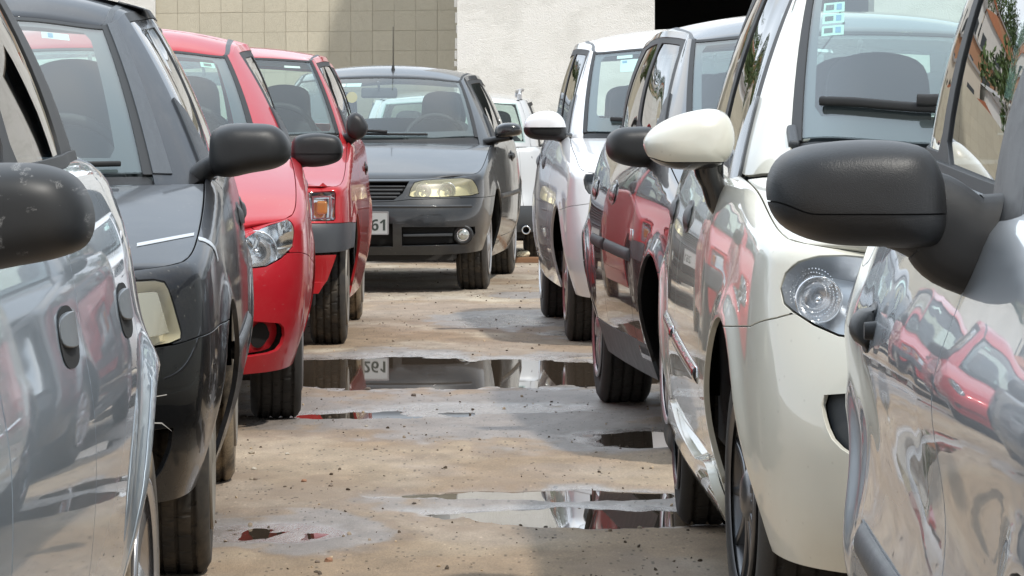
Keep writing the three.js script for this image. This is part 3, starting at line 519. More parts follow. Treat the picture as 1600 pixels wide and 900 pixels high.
    mesh('belt_seal', patch(mp(dense([[3.0, -0.012], [6.4, -0.012], [6.4, 0.03], [3.0, 0.03]], 0.1)), GF, { ...gp, off: 0.008, flange: 0.014 }), rubber, g);
    mesh('rear_pillar', patch(mp(dense([[6.7, 0], [7.0, 0], [7.0, 1], [6.7, 1]], 0.08)), GF, { ...gp, du: 0.08, off: 0.004 }), P, g);
    if (S.dripLine) mesh('drip_moulding', sweep([2.98, 3.2, 3.6, 4.2, 5, 5.8, 6.4].map((k, i) => { const p = car.G(k * sd, i ? 0.965 : 0.25); return [p[0] + sd * 0.014, p[1] + 0.004, p[2], 0.011, 0.011]; }), 40, 10), rubber, g);
  }
  mesh('rear_window', patch(dense([[7.1, 0.08], [8.9, 0.08], [8.9, 0.93], [7.1, 0.93]], 0.1), GF, { ...gp, flange: -1 }), S.glassR || glassFront, g);
  mesh('rear_window_frame', patch(dense([[7.0, 0], [9.0, 0], [9.0, 1], [7.0, 1]], 0.1), GF, { ...gp, cuts: [[[7.12, 0.1], [8.88, 0.1], [8.88, 0.91], [7.12, 0.91]]], off: -0.002 }), S.rearFrame || P, g);
  const RF = (a, b) => car.roofF(a, b), ro = { du: 0.06, dv: 0.05, gap: 0, flange: 0.008 }, mx = S.ditch ?? 0.9;
  const qm = (w) => Math.min(0.972, 0.965 * S.ws.xt / Math.abs(car.roofF(1, w)[0])), W8 = [0, 0.04, 0.08, 0.12, 0.16, 0.2, 0.35, 0.5, 0.7, 0.85, 1];
  mesh('roof', [patch([...W8.map((w) => [qm(w) - 0.001, clamp(w, 0.004, 0.995)]), ...W8.slice().reverse().map((w) => [-qm(w) + 0.001, clamp(w, 0.004, 0.995)])], RF, ro)], S.roofMat || P, g);
  for (const sd of [1, -1]) {
    const bw = (w) => Math.min(0.997, qm(w) + 0.045);
    mesh('roof_moulding', patch([...W8.map((w) => [qm(w) * sd, w]), ...W8.slice().reverse().map((w) => [bw(w) * sd, w])], RF, { ...ro, off: 0.003 }), S.mouldMat || rubber, g);
    mesh('roof_edge', patch([...W8.map((w) => [(bw(w) + 0.002) * sd, w]), ...W8.slice().reverse().map((w) => [1.0 * sd, w])], RF, { ...ro, off: 0.003 }), S.roofMat || P, g);
  }
  // --- inside
  const zb = -S.wb;
  mesh('dashboard', new RoundedBoxGeometry(1.28, 0.20, 0.42, 4, 0.07).translate(0, S.ws.ye - 0.16, S.ws.ze - 0.12), trim, g);
  mesh('cabin_floor', [box(1.3, 0.03, 2.3, 0, 0.26, -1.6), box(0.03, 0.5, 2.3, 0.68, 0.5, -1.6), box(0.03, 0.5, 2.3, -0.68, 0.5, -1.6), box(1.3, 0.5, 0.03, 0, 0.5, S.ws.ze + 0.12), box(1.28, 0.03, 0.6, 0, S.rb.y - 0.12, S.rb.z + 0.42), box(1.3, 0.6, 0.03, 0, 0.55, S.rb.z + 0.12)], trim, g);
  mesh('roof_lining', gridGeo(10, 10, (u, v) => { const p = car.roofF((u * 2 - 1) * 0.97, 0.02 + v * 0.96); return [p[0], p[1] - 0.025, p[2]]; }), lightFabric, g);
  for (const x of [-0.36, 0.36]) seat(x, -1.32, 0.50, S.seatMat || fabric, g);
  seat(0, -2.12, 1.22, S.seatMat || fabric, g, S.rearHeads ?? true);
  { const sw = new THREE.Group(); sw.name = 'steering_wheel'; g.add(sw); const tilt = 0.45, at = [0.36, S.ws.ye - 0.03, S.ws.ze - 0.42];
    mesh('wheel_rim', new THREE.TorusGeometry(0.185, 0.015, 10, 40).rotateX(-tilt).translate(...at), rubber, sw);
    mesh('wheel_hub', [new RoundedBoxGeometry(0.34, 0.05, 0.03, 2, 0.012).rotateX(-tilt).translate(...at), new THREE.CylinderGeometry(0.06, 0.06, 0.04, 24).rotateX(Math.PI / 2 - tilt).translate(...at)], trim, sw); }
  { const p = car.G(0, 0.9); mesh('inner_mirror', [new RoundedBoxGeometry(0.23, 0.065, 0.03, 3, 0.014).translate(p[0], p[1] - 0.07, p[2] - 0.09), new THREE.CylinderGeometry(0.008, 0.008, 0.09, 10).rotateX(0.8).translate(p[0], p[1] - 0.03, p[2] - 0.05)], trim, g); }
  mesh('underbody', [box(1.18, 0.05, S.nose - S.tail - 0.3, 0, 0.225, (S.nose + S.tail) / 2), box(1.36, 0.05, S.wb - 2 * S.ra, 0, 0.235, zb / 2), box(1.06, 0.36, 0.72, 0, 0.42, 0.02), box(0.98, 0.30, 0.25, 0, 0.42, S.nose - 0.36), box(1.1, 0.30, 0.45, 0, 0.42, S.tail + 0.42), box(1.42, 0.4, 0.02, 0, 0.45, -S.ra - 0.04)], underbody, g);
  // --- wheels and wells
  for (const zc of [0, zb]) for (const sd of [1, -1]) {
    const px = Math.abs(car.surf(car.sZ(zc), S.rw + 0.05)[0]), x = px - (S.tuck ?? 0.012) - S.tw / 2 - 0.012;
    const w = new THREE.Group(); w.name = 'wheel'; w.position.set(sd * x, S.rw, zc); g.add(w);
    const rot = sd > 0 ? 0 : Math.PI; const st = RIM[(zc ? S.rimRear : S.rim) || S.rim] || RIM.seven; w.rotation.order = 'YXZ'; w.rotation.set(S.spin ?? 0.3, zc ? 0 : (S.steer ?? 0) * Math.PI / 180, 0);
    const ty = mesh('tyre', tyreGeo(S.rw, S.tw, S.rr), (zc ? S.tyreRear : S.tyreFront) || tyreDusty, w); ty.rotation.y = rot;
    const rm = mesh('rim', rimGeo(st, S.rr, S.tw), (zc ? S.rimMatRear : null) || S.rimMat || st.mat, w); rm.rotation.y = rot;
    const br = mesh('brake_disc', [new THREE.CylinderGeometry(0.125, 0.125, 0.02, 32).rotateZ(Math.PI / 2), new THREE.CylinderGeometry(S.rr * 0.9, S.rr * 0.9, 0.01, 32).rotateZ(Math.PI / 2).translate(-sd * 0.05, 0, 0)], cavity, w);
    const wl = gridGeo(20, 1, (u, v) => { const R = S.ra + 0.012, ab = Math.asin(clamp((Math.max(S.bottom, 0.26) + 0.10 - S.rw) / R, -0.9, 0.9)), a = mix(ab, Math.PI - ab, u); return [sd * (mix(px - 0.28, px - 0.025, v)), S.rw + R * Math.sin(a), zc + R * Math.cos(a)]; });
    mesh('wheel_well', [wl, box(0.02, 0.34, 2 * S.ra - 0.06, sd * (px - 0.29), 0.48, zc)], cavity, g);
  }
  if (S.hl) { headlight(car, hlP, S.hl); if (S.hl.inner) for (const sd of [1, -1]) mesh('lamp_insert', patch(inset(ccw(hlP), 0.024).map(([s, v]) => [s * sd, v]), f, { du: 0.02, dv: 0.02, off: -0.016, flange: 0.02, gap: 0 }), S.hl.inner, g); }
  if (S.grille) { const gp2 = S.grille.poly.map((p) => [car.sX(p[0], p[1]), p[1]]); mesh('grille_back', patch(inset(ccw(gp2), -0.005), f, { ...opt, off: -0.05, flange: -1, gap: 0 }), cavity, g);
    for (const [xa, xb, y] of S.grille.slats) { const sa = car.sX(xa, y), sb = car.sX(xb, y); mesh('grille_slat', patch(dense([[sa, y - 0.0065], [sb, y - 0.0065], [sb, y + 0.0065], [sa, y + 0.0065]], 0.05), f, { du: 0.05, dv: 0.005, off: (a, b) => -0.012 - 40 * (b - y) ** 2, flange: 0.02, gap: 0, bev: 0.001 }), S.grille.mat || plastic, g); } }
  if (S.side_moulding) for (const [za, zb2, ya, yb, hgt, mt, out] of S.side_moulding) {
    const sa = car.sZ(za), sb = car.sZ(zb2); const L = dense([[sa, ya - hgt], [sb, yb - hgt], [sb, yb + hgt], [sa, ya + hgt]], 0.06);
    car.both('door_moulding', L, mt || plastic, { du: 0.06, dv: 0.006, off: (s, v) => { const y = mix(ya, yb, clamp((Math.abs(s) - sa) / (sb - sa), 0, 1)), t = clamp((v - y) / hgt, -1, 1); const e = clamp(Math.min(Math.abs(s) - sa, sb - Math.abs(s)) / 0.05, 0, 1); return 0.002 + (out ?? 0.010) * Math.sqrt(Math.max(0.02, 1 - t * t)) * Math.sqrt(e * (2 - e)); }, flange: 0.014, gap: 0 });
  }
  if (S.mirror) for (const sd of [1, -1]) wingMirror(car, S, sd);
  if (S.after) S.after(car, g, S);
  return car;
}
function wingMirror(car, S, sd) {
  const m = S.mirror, g = new THREE.Group(); g.name = 'wing_mirror'; car.g.add(g); const z = m.z, F = (x) => flip(x, sd), pw = m.pw ?? 3.2;
  const df = m.df ?? 0.09, db = m.db ?? 0.035;
  if (m.split) { const k = m.split; mesh('mirror_cap', F(dome(m.outline, z, df, db, pw, 64, (x, y) => y - k(x) - 0.001)), m.cap || S.paint, g); mesh('mirror_housing', F(dome(m.outline, z, df - (m.step ?? 0.002), db, pw, 64, (x, y) => k(x) - y - 0.001)), m.mat || plastic, g); mesh('mirror_core', F(dome(m.outline.map(([x, y]) => { const c = m.outline.reduce((a, p) => [a[0] + p[0] / m.outline.length, a[1] + p[1] / m.outline.length], [0, 0]); return [mix(c[0], x, 0.965), mix(c[1], y, 0.955)]; }), z, df - 0.006, db - 0.006, pw, 48)), cavity, g); }
  else mesh('mirror_housing', F(dome(m.outline, z, df, db, pw, 64)), m.mat || plastic, g);
  { const c = m.outline.reduce((a, p) => [a[0] + p[0] / m.outline.length, a[1] + p[1] / m.outline.length], [0, 0]); mesh('mirror_glass', F(dome(m.outline.map(([x, y]) => [mix(c[0], x, 0.88), mix(c[1], y, 0.85)]), z - db - 0.001, 0.004, 0.003, 4, 40)), mirrorGlass, g); }
  if (m.stalk) mesh('mirror_arm', F(sweep(m.stalk, 20, 22)), m.armMat || plastic, g);
  if (m.sail) { const L = m.sail.map(([a, b]) => [a * sd, b]); mesh('mirror_base', patch(dense(L, 0.06), (a, b) => car.G(a, b), { du: 0.06, dv: 0.05, off: m.sailOff ?? 0.012, flange: 0.016, gap: 0, bev: 0.003 }), m.armMat || plastic, g); }
}
function place(car, name, label, d, x, yawDeg, extra) { // yaw > 0: the tail swings to +x
  const o = car.g; o.name = numbered(name); o.position.set(x, 0, -d); o.rotation.y = -yawDeg * Math.PI / 180; o.userData = { label, category: 'car', ...extra }; scene.add(o); return o;
}
function sticker(car, name, a0, a1, t0, t1, mat, off = -0.0035) { return mesh(name, patch(dense([[a0, t0], [a1, t0], [a1, t1], [a0, t1]], 0.05), (a, b) => car.G(a, b), { du: 0.05, dv: 0.02, off, flange: -1, gap: 0 }), mat, car.g); }
function onWind(car, g, t, off) { const E = 1e-3, p = car.G(g, t), a = car.G(g + E, t), b = car.G(g, t + E), u = new THREE.Vector3(a[0] - p[0], a[1] - p[1], a[2] - p[2]), v = new THREE.Vector3(b[0] - p[0], b[1] - p[1], b[2] - p[2]), n = u.cross(v).normalize(); return [p[0] + n.x * off, p[1] + n.y * off, p[2] + n.z * off]; }
function wiper(car, list) { // blades lying at the foot of the windshield: [g0, t0, g1, t1, thick]
  for (const [g0, t0, g1, t1, k = 1] of list) {
    const w = new THREE.Group(); w.name = 'wiper'; car.g.add(w); const P = []; for (let i = 0; i <= 6; i++) P.push([...onWind(car, mix(g0, g1, i / 6), mix(t0, t1, i / 6), 0.012), 0.007 * k, 0.006 * k]);
    mesh('wiper_blade', sweep(P, 24, 10), rubber, w);
    const A = [onWind(car, mix(g0, g1, 0.5), mix(t0, t1, 0.5), 0.03), onWind(car, mix(g0, g1, 0.85), mix(t0, t1, 0.85) - 0.01, 0.034), onWind(car, mix(g0, g1, 1.05), -0.02, 0.01)];
    mesh('wiper_arm', sweep(A.map((p) => [...p, 0.009 * k, 0.005 * k]), 16, 10), plastic, w);
  }
}

// ---------------------------------------------------------------- the setting: yard, puddles, walls, building, hillside beyond
const PUD = [ // x, distance, half-width, half-length, depth, wet margin
  [-0.26, 17.75, 0.80, 1.05, 0.020, 2.2], [0.55, 17.7, 0.45, 0.8, 0.018, 1.8], [-0.52, 15.25, 0.28, 0.22, 0.010, 9], [-0.05, 15.6, 0.55, 0.3, 0.006, 9], [0.10, 12.05, 0.44, 0.20, 0.013, 3.2], [0.16, 11.4, 0.46, 0.30, 0.015, 3.2],
  [-0.60, 10.95, 0.17, 0.28, 0.0065, 3.6], [0.46, 14.15, 0.22, 0.42, 0.012, 3.0], [-0.05, 22.2, 0.26, 0.7, 0.004, 2.6], [0.42, 20.9, 0.3, 0.6, 0.004, 2.6],
];
const WL = -0.006;
const WET = [[-0.12, 15.6, 0.92, 1.7], [-0.25, 17.8, 1.15, 1.45], [0.16, 11.7, 0.60, 0.62], [-0.56, 10.95, 0.30, 0.62], [0.48, 14.2, 0.40, 0.75], [0.0, 22.3, 0.5, 1.1], [0.5, 20.9, 0.4, 0.9], [0.1, 25.2, 0.3, 0.5]];
function groundAt(x, d) { // height and wetness
  const n1 = fbm(x * 1.3 + 7, d * 0.55 + 3, 1.5, 4) - 0.5, n2 = fbm(x * 6 + 2, d * 3 + 9, 4.5, 4) - 0.5; let h = 0.005 + 0.010 * n1 + 0.005 * n2, wet = 0;
  for (const [px, pd, rx, rd, dep] of PUD) { const ex = (x - px) / rx, ed = (d - pd) / rd, rr = ex * ex + ed * ed; if (rr > 6) continue; h -= (dep + 0.004) * sstep(1.9, 0.15, rr + 1.5 * n1 + 1.6 * n2); }
  h += 0.008 * (fbm(x * 20 + 5, d * 8, 8.5, 3) - 0.5);
  for (const [px, pd, rx, rd] of WET) { const ex = (x - px) / rx, ed = (d - pd) / rd, rr = ex * ex + ed * ed; if (rr > 3) continue; wet = Math.max(wet, sstep(1.3, 0.55, rr + 2.4 * n1 + 1.9 * n2)); }
  return [h, wet, n1, n2];
}
{
  const X0 = -2.4, X1 = 2.4, D0 = 7, D1 = 36.5, W = 1536, H = 2048, col = new Uint8Array(W * H * 4), rgh = new Uint8Array(W * H * 4);
  const dry = [0.262, 0.19, 0.124], pale = [0.40, 0.34, 0.255], damp = [0.19, 0.14, 0.10], grey = [0.25, 0.215, 0.19];
  for (let j = 0; j < H; j++) for (let i = 0; i < W; i++) {
    const x = mix(X0, X1, (i + 0.5) / W), d = mix(D0, D1, (j + 0.5) / H); const o = (j * W + i) * 4; let c = [0, 0, 0], r;
    if (Math.abs(x) > 1.7) { c = dry; r = 0.95; } else {
      const [h, wet, n1, n2] = groundAt(x, d), st = fbm(x * 2.6 + 20, d * 1.5, 2.2, 5), f = hash3(i, j, 9), sp = hash3(i >> 1, j >> 1, 21);
      const a = sstep(0.40, 0.62, st) * (0.35 + 0.65 * sstep(12, 22, d)), g = sstep(0.45, 0.62, fbm(x * 2.1 + 40, d * 1.1 + 11, 7.7, 4)), fn = fbm(x * 14, d * 6, 5.1, 3), sm = sstep(0.5, 0.66, fbm(x * 3.4 + 60, d * 1.9 + 4, 3.3, 5));
      for (let k = 0; k < 3; k++) { let v = mix(dry[k], pale[k], a * 0.8); v = mix(v, grey[k] * 1.25, g * 0.35); v = mix(v, mix(damp[k], grey[k] * 0.85, sstep(0.5, 1, wet)), wet * 0.92); v = mix(v, damp[k] * 1.25, 0.55 * sstep(0, 0.25, wet) * sstep(0.75, 0.35, wet)); v *= (0.84 + 0.24 * f) * (0.72 + 0.52 * fn); v = mix(v, damp[k] * 1.15, 0.5 * sm * (1 - wet)); if (sp > 0.985) v *= 0.45; else if (sp < 0.01) v *= 1.25; c[k] = v; }
      r = mix(0.95, mix(0.58, 0.22, sstep(0.004, -0.004, h)), wet);
    }
    for (let k = 0; k < 3; k++) col[o + k] = clamp(toS(c[k]), 0, 1) * 255; col[o + 3] = 255; rgh[o] = rgh[o + 1] = rgh[o + 2] = r * 255; rgh[o + 3] = 255;
  }
  const mk = (a, s) => { const t = new THREE.DataTexture(a, W, H); t.magFilter = THREE.LinearFilter; t.minFilter = THREE.LinearMipmapLinearFilter; t.generateMipmaps = true; if (s) t.colorSpace = THREE.SRGBColorSpace; t.needsUpdate = true; return t; };
  const bump = tex(512, 512, (i, j) => { const v = 0.55 * hash3(i >> 1, j >> 1, 4) + 0.45 * tileNoise(i / 512, j / 512, 40, 3, 5); return [v, v, v]; }, false, 12, 40);
  const mat = new THREE.MeshStandardMaterial({ map: mk(col, true), roughnessMap: mk(rgh, false), roughness: 1, bumpMap: bump, bumpScale: 0.0018 });
  const NX = 330, ND = 560;
  const g = gridGeo(NX, ND, (u, v) => { const x = mix(X0, X1, u), d = mix(D0, D1, v); const h = Math.abs(x) < 1.9 ? groundAt(x, d)[0] : 0.003; const e = Math.max(sstep(2.2, 2.4, Math.abs(x)), sstep(0.6, 0, d - D0), sstep(0.6, 0, D1 - d)); return [x, h - 0.04 * e, -d]; });
  structure('yard_ground', g, mat);
  const far = new THREE.PlaneGeometry(900, 900).rotateX(-Math.PI / 2); const fu = far.attributes.uv; for (let i = 0; i < fu.count; i++) fu.setXY(i, fu.getX(i) * 300, fu.getY(i) * 300);
  const fm = tex(256, 256, (i, j) => { const a = tileNoise(i / 256, j / 256, 8, 5, 3), f = hash3(i, j, 2); return [0, 1, 2].map((k) => toS(mix(dry[k], grey[k], sstep(0.4, 0.65, a) * 0.6) * (0.85 + 0.3 * f))); }, true);
  structure('ground', far.translate(0, -0.03, 0), new THREE.MeshStandardMaterial({ map: fm, roughness: 0.95 }));
  const water = phy([0.055, 0.040, 0.028], 0.012, { ior: 1.33 });
  for (const [px, pd, rx, rd, dep] of PUD) {
    const n = 48, P = [0, WL, 0], N = [0, 1, 0], U = [0, 0], I = []; for (let i = 0; i < n; i++) { const a = i / n * 2 * Math.PI, k = 1.75; P.push(Math.cos(a) * rx * k, WL, Math.sin(a) * rd * k); N.push(0, 1, 0); U.push(Math.cos(a), Math.sin(a)); I.push(0, 1 + (i + 1) % n, 1 + i); }
    const q = new THREE.BufferGeometry(); q.setAttribute('position', new THREE.Float32BufferAttribute(P, 3)); q.setAttribute('normal', new THREE.Float32BufferAttribute(N, 3)); q.setAttribute('uv', new THREE.Float32BufferAttribute(U, 2)); q.setIndex(I);
    if (dep > 0.006) { const m = structure('puddle', q, water); m.position.set(px, -0.0004 * (px + 1), -pd); }
  }
}
const plaster = (c, sc) => { const N = 512; return new THREE.MeshStandardMaterial({ map: tex(N, N, (i, j) => { const a = tileNoise(i / N, j / N, 7, 5, 12), s = tileNoise(i / N, j / N, 40, 3, 21); const v = 1 - 0.10 * sstep(0.45, 0.75, a) - 0.06 * s; return [toS(c[0] * v), toS(c[1] * v), toS(c[2] * v * (1 - 0.03 * a))]; }, true, sc, sc), roughness: 0.95, bumpMap: tex(N, N, (i, j) => { const v = 0.5 * tileNoise(i / N, j / N, 120, 3, 2) + 0.5 * hash3(i >> 1, j >> 1, 8); return [v, v, v]; }, false, sc * 1.6, sc * 1.6), bumpScale: 0.006 }); };
const whitePlaster = plaster([0.76, 0.755, 0.735], 0.7);
const uvBox = (w, h, d, x, y, z) => { const b = new THREE.BoxGeometry(w, h, d), u = b.attributes.uv, p = b.attributes.position, n = b.attributes.normal; for (let i = 0; i < u.count; i++) { if (Math.abs(n.getX(i)) > 0.5) u.setXY(i, p.getZ(i) + z, p.getY(i) + y); else if (Math.abs(n.getY(i)) > 0.5) u.setXY(i, p.getX(i) + x, p.getZ(i) + z); else u.setXY(i, p.getX(i) + x, p.getY(i) + y); } return b.translate(x, y, z); };
const WD = 37.2; // distance of the white front
{ // white building with the open dark bay
  const b = put('white_building', 'white rough plastered building with a dark open bay behind the parked cars', 'building');
  const EX = -0.475, OX = 1.236;
  mesh('wall', [uvBox(OX - EX, 4.5, 1.9, (EX + OX) / 2, 2.25, -WD - 0.95), uvBox(1.9, 0.5, 0.5, OX + 0.95, 4.25, -WD - 0.25), uvBox(6.0, 4.5, 0.6, OX + 1.9 + 3.0, 2.25, -WD - 0.3)], whitePlaster, b);
  { // chipped plaster along the corner
    const L = []; let y = 0.05; while (y < 4.4) { const h = 0.03 + rnd() * 0.09, w = 0.010 + rnd() * 0.022; L.push(new RoundedBoxGeometry(w, h, 0.03, 1, 0.004).translate(EX - w / 2 + 0.004, y + h / 2, -WD - 0.02)); y += h * (1.0 + rnd() * 0.6); }
    mesh('broken_plaster_edge', L, whitePlaster, b);
  }
  const dark = std([0.13, 0.125, 0.12], 0.95);  // walls coloured dark to deepen the shade in the bay
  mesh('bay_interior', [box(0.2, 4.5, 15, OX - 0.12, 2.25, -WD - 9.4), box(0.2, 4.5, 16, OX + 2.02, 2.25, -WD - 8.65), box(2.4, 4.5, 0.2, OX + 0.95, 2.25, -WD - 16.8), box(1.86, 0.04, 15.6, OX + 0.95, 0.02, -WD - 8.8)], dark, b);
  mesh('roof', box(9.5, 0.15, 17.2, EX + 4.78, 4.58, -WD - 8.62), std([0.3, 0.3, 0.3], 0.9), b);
}
{ // stack-bonded block wall set back between white piers
  const w = put('block_wall', 'beige block wall with square blocks in straight courses beside the white building', 'wall');
  const D = WD + 1.65, bw = 0.1958, bh = 0.181, n = 14, m = 14, x0 = -0.478 - n * bw;
  mesh('mortar', box(n * bw + 0.04, m * bh, 0.14, x0 + n * bw / 2, m * bh / 2, -D - 0.0445), std([0.43, 0.39, 0.31], 0.95), w);
  const N = 256, mats = [0, 1, 2, 3].map((k) => { const t = [1, 0.97, 1.03, 0.95][k]; return new THREE.MeshStandardMaterial({ map: tex(N, N, (i, j) => { const a = tileNoise(i / N, j / N, 6, 4, k * 9), f = hash3(i, j, k); const v = t * (0.93 + 0.10 * a + 0.05 * f); return [toS(0.56 * v), toS(0.52 * v), toS(0.415 * v)]; }, true, 1, 1), roughness: 0.93, bumpMap: grainBump, bumpScale: 0.003 }); });
  const geo = [0, 1, 2].map((k) => new RoundedBoxGeometry(bw - 0.0032 - k * 0.0005, bh - 0.0032, 0.06, 1, 0.0015));
  for (let r = 0; r < m; r++) for (let c = 0; c < n; c++) { const k = Math.floor(rnd() * 4), b = mesh('block', geo[Math.floor(rnd() * 3)], mats[k], w); const x = x0 + (c + 0.5) * bw; b.position.set(x + (rnd() - 0.5) * 0.002, (r + 0.5) * bh + 0.012 * (x + 2) + (rnd() - 0.5) * 0.002, -D + (rnd() - 0.5) * 0.002); b.rotation.z = 0.012; }
  const p = put('plaster_pier', 'white plastered pier at the far end of the beige block wall', 'wall');
  mesh('pier', uvBox(1.9, 2.75, 0.4, x0 - 0.95, 1.375, -D - 0.1), whitePlaster, p);
}
{ // kerb and crumpled paper behind the dark hatchback
  const k = mesh(numbered('kerb'), box(1.6, 0.045, 0.12, 0.45, 0.02, -30.8, 0.01), std([0.22, 0.115, 0.06], 0.9), scene); k.userData = { kind: 'structure' };
  const g = new THREE.IcosahedronGeometry(0.5, 3), p = g.attributes.position; for (let i = 0; i < p.count; i++) { const x = p.getX(i), y = p.getY(i), z = p.getZ(i), q = 0.6 + 0.9 * fbm(x * 3 + 4, y * 3 + 1, z * 3 + 2, 2); p.setXYZ(i, x * 0.085 * q, y * 0.045 * q + 0.062, z * 0.07 * q); } g.computeVertexNormals();
  const c = mesh(numbered('crumpled_paper'), g, std([0.62, 0.55, 0.40], 0.9), scene); c.position.set(0.08, 0, -30.8); c.userData = { label: 'crumpled cream paper lying on the brown kerb behind the dark hatchback', category: 'litter' };
}

// ---------------------------------------------------------------- hillside town and trees beyond the block wall (mirrored in the car windows)
{
  const hillY = (x, d) => 9.5 * sstep(55, 122, d + 0.25 * x) + 0.9 * (fbm(x * 0.05 + 3, d * 0.05, 2, 3) - 0.5);
  const soil = std([0.20, 0.13, 0.075], 0.95);
  structure('hill', gridGeo(60, 50, (u, v) => { const x = mix(-70, 30, u), d = mix(50, 150, v); return [x, hillY(x, d) - 0.3, -d]; }), soil);
  const cols = [[0.62, 0.60, 0.55], [0.55, 0.50, 0.42], [0.40, 0.22, 0.13], [0.66, 0.66, 0.64], [0.50, 0.40, 0.28], [0.58, 0.56, 0.53]].map((k) => std(k, 0.9)), roofs = [[0.34, 0.12, 0.06], [0.30, 0.29, 0.28], [0.40, 0.17, 0.09]].map((k) => std(k, 0.9)), pane = std([0.03, 0.035, 0.04], 0.2);
  for (let r = 0; r < 7; r++) for (let k = 0; k < 9; k++) {
    const d = 66 + r * 7.4 + rnd() * 3, x = -30 + k * 3.7 + (r % 2) * 1.8 + rnd() * 1.2, w = 2.4 + rnd() * 1.2, h = 1.5 + rnd() * 1.3, e = 2.4 + rnd();
    const ci = Math.floor(rnd() * cols.length), gable = rnd() > 0.45, ri = Math.floor(rnd() * 3);
    const o = put('house', ['white', 'cream', 'brick red', 'bright white', 'tan', 'pale grey'][ci] + ' house with ' + (gable ? ['dark red gabled', 'grey gabled', 'orange gabled'][ri] : 'flat grey') + ' roof, ' + ['lowest', 'second', 'third', 'middle', 'fifth', 'sixth', 'topmost'][r] + ' hillside row, ' + ['first', 'second', 'third', 'fourth', 'fifth', 'sixth', 'seventh', 'eighth', 'ninth'][k] + ' from left', 'house', { group: 'houses on the hillside' });
    o.position.set(x, hillY(x, d) - 0.4, -d); o.rotation.y = (rnd() - 0.5) * 0.5;
    mesh('wall', box(w, h + 0.5, e, 0, h / 2, 0), cols[ci], o);
    if (gable) { const s = new THREE.Shape([[-w / 2 - 0.15, 0], [w / 2 + 0.15, 0], [0, w * 0.22]].map((p) => new THREE.Vector2(...p))); mesh('roof', new THREE.ExtrudeGeometry(s, { depth: e + 0.3, bevelEnabled: false }).translate(0, h + 0.252, -e / 2 - 0.15), roofs[ri], o); } else mesh('roof', box(w + 0.2, 0.12, e + 0.2, 0, h + 0.312, 0), roofs[1], o);
    for (const dx of [-0.28, 0.28]) mesh('window', box(w * 0.2, h * 0.34, 0.06, dx * w, h * 0.58, e / 2 + 0.01), pane, o);
  }
  const bark = std([0.10, 0.07, 0.05], 0.95), leafMats = [[0.05, 0.085, 0.022], [0.07, 0.11, 0.03], [0.038, 0.065, 0.02]].map((k) => std(k, 0.8));
  const spots = [[-12.5, 112, 5.2, 3.0], [-9.6, 116, 4.6, 2.6], [-17.5, 108, 5.5, 3.2], [-22, 96, 5.0, 2.8], [-6.2, 60, 6.2, 2.3], [-14.8, 80, 4.2, 2.0], [-27, 110, 5.5, 3.2], [-4.6, 104, 4.5, 2.6]];
  spots.forEach(([x, d, h, R], q) => {
    const o = put('tree', ['broad green tree on the hill above the houses', 'rounded green tree beside the broad one on the hill', 'tall green tree on the hill', 'green tree among the middle houses', 'dark green tree just behind the block wall', 'small green tree between the lower houses', 'green tree at the end of the hill', 'low green tree on the hill crest'][q] + ', mirrored in car windows', 'tree');
    o.position.set(x, hillY(x, d) - 0.3, -d);
    const limbs = [new THREE.CylinderGeometry(0.10, 0.2, h * 0.6, 10).translate(0, h * 0.3, 0)]; for (let k = 0; k < 6; k++) { const a = k * 1.05 + rnd(); limbs.push(new THREE.CylinderGeometry(0.03, 0.08, R * 1.0, 7).translate(0, R * 0.5, 0).rotateZ(0.7).rotateY(a).translate(0, h * 0.5, 0)); }
    mesh('trunk', limbs, bark, o);
    const P = []; const clumps = []; for (let k = 0; k < 26; k++) { const a = rnd() * 6.283, c = rnd() * 2 - 1, s = Math.sqrt(1 - c * c), rr = R * (0.45 + 0.5 * rnd()); clumps.push([Math.cos(a) * s * rr, h * 0.75 + c * rr * 0.72, Math.sin(a) * s * rr, R * (0.22 + 0.2 * rnd())]); }
    for (const [cx, cy, cz, cr] of clumps) for (let k = 0; k < 90; k++) { const v = new THREE.Vector3(rnd() - 0.5, rnd() - 0.5, rnd() - 0.5).normalize().multiplyScalar(cr * Math.cbrt(rnd())), s = 0.09 + rnd() * 0.09, ax = new THREE.Vector3(rnd() - 0.5, rnd() - 0.5, rnd() - 0.5).normalize(), bx = new THREE.Vector3(rnd() - 0.5, rnd() - 0.5, rnd() - 0.5).cross(ax).normalize(); const p0 = [cx + v.x, cy + v.y, cz + v.z]; const V = (i, j) => [p0[0] + ax.x * s * i + bx.x * s * j, p0[1] + ax.y * s * i + bx.y * s * j, p0[2] + ax.z * s * i + bx.z * s * j]; P.push(...V(-1, 0), ...V(0, -0.5), ...V(1, 0), ...V(-1, 0), ...V(1, 0), ...V(0, 0.5)); }
    const g = new THREE.BufferGeometry(); g.setAttribute('position', new THREE.Float32BufferAttribute(P, 3)); g.computeVertexNormals(); mesh('crown', g, leafMats[q % 3], o);
  });
}
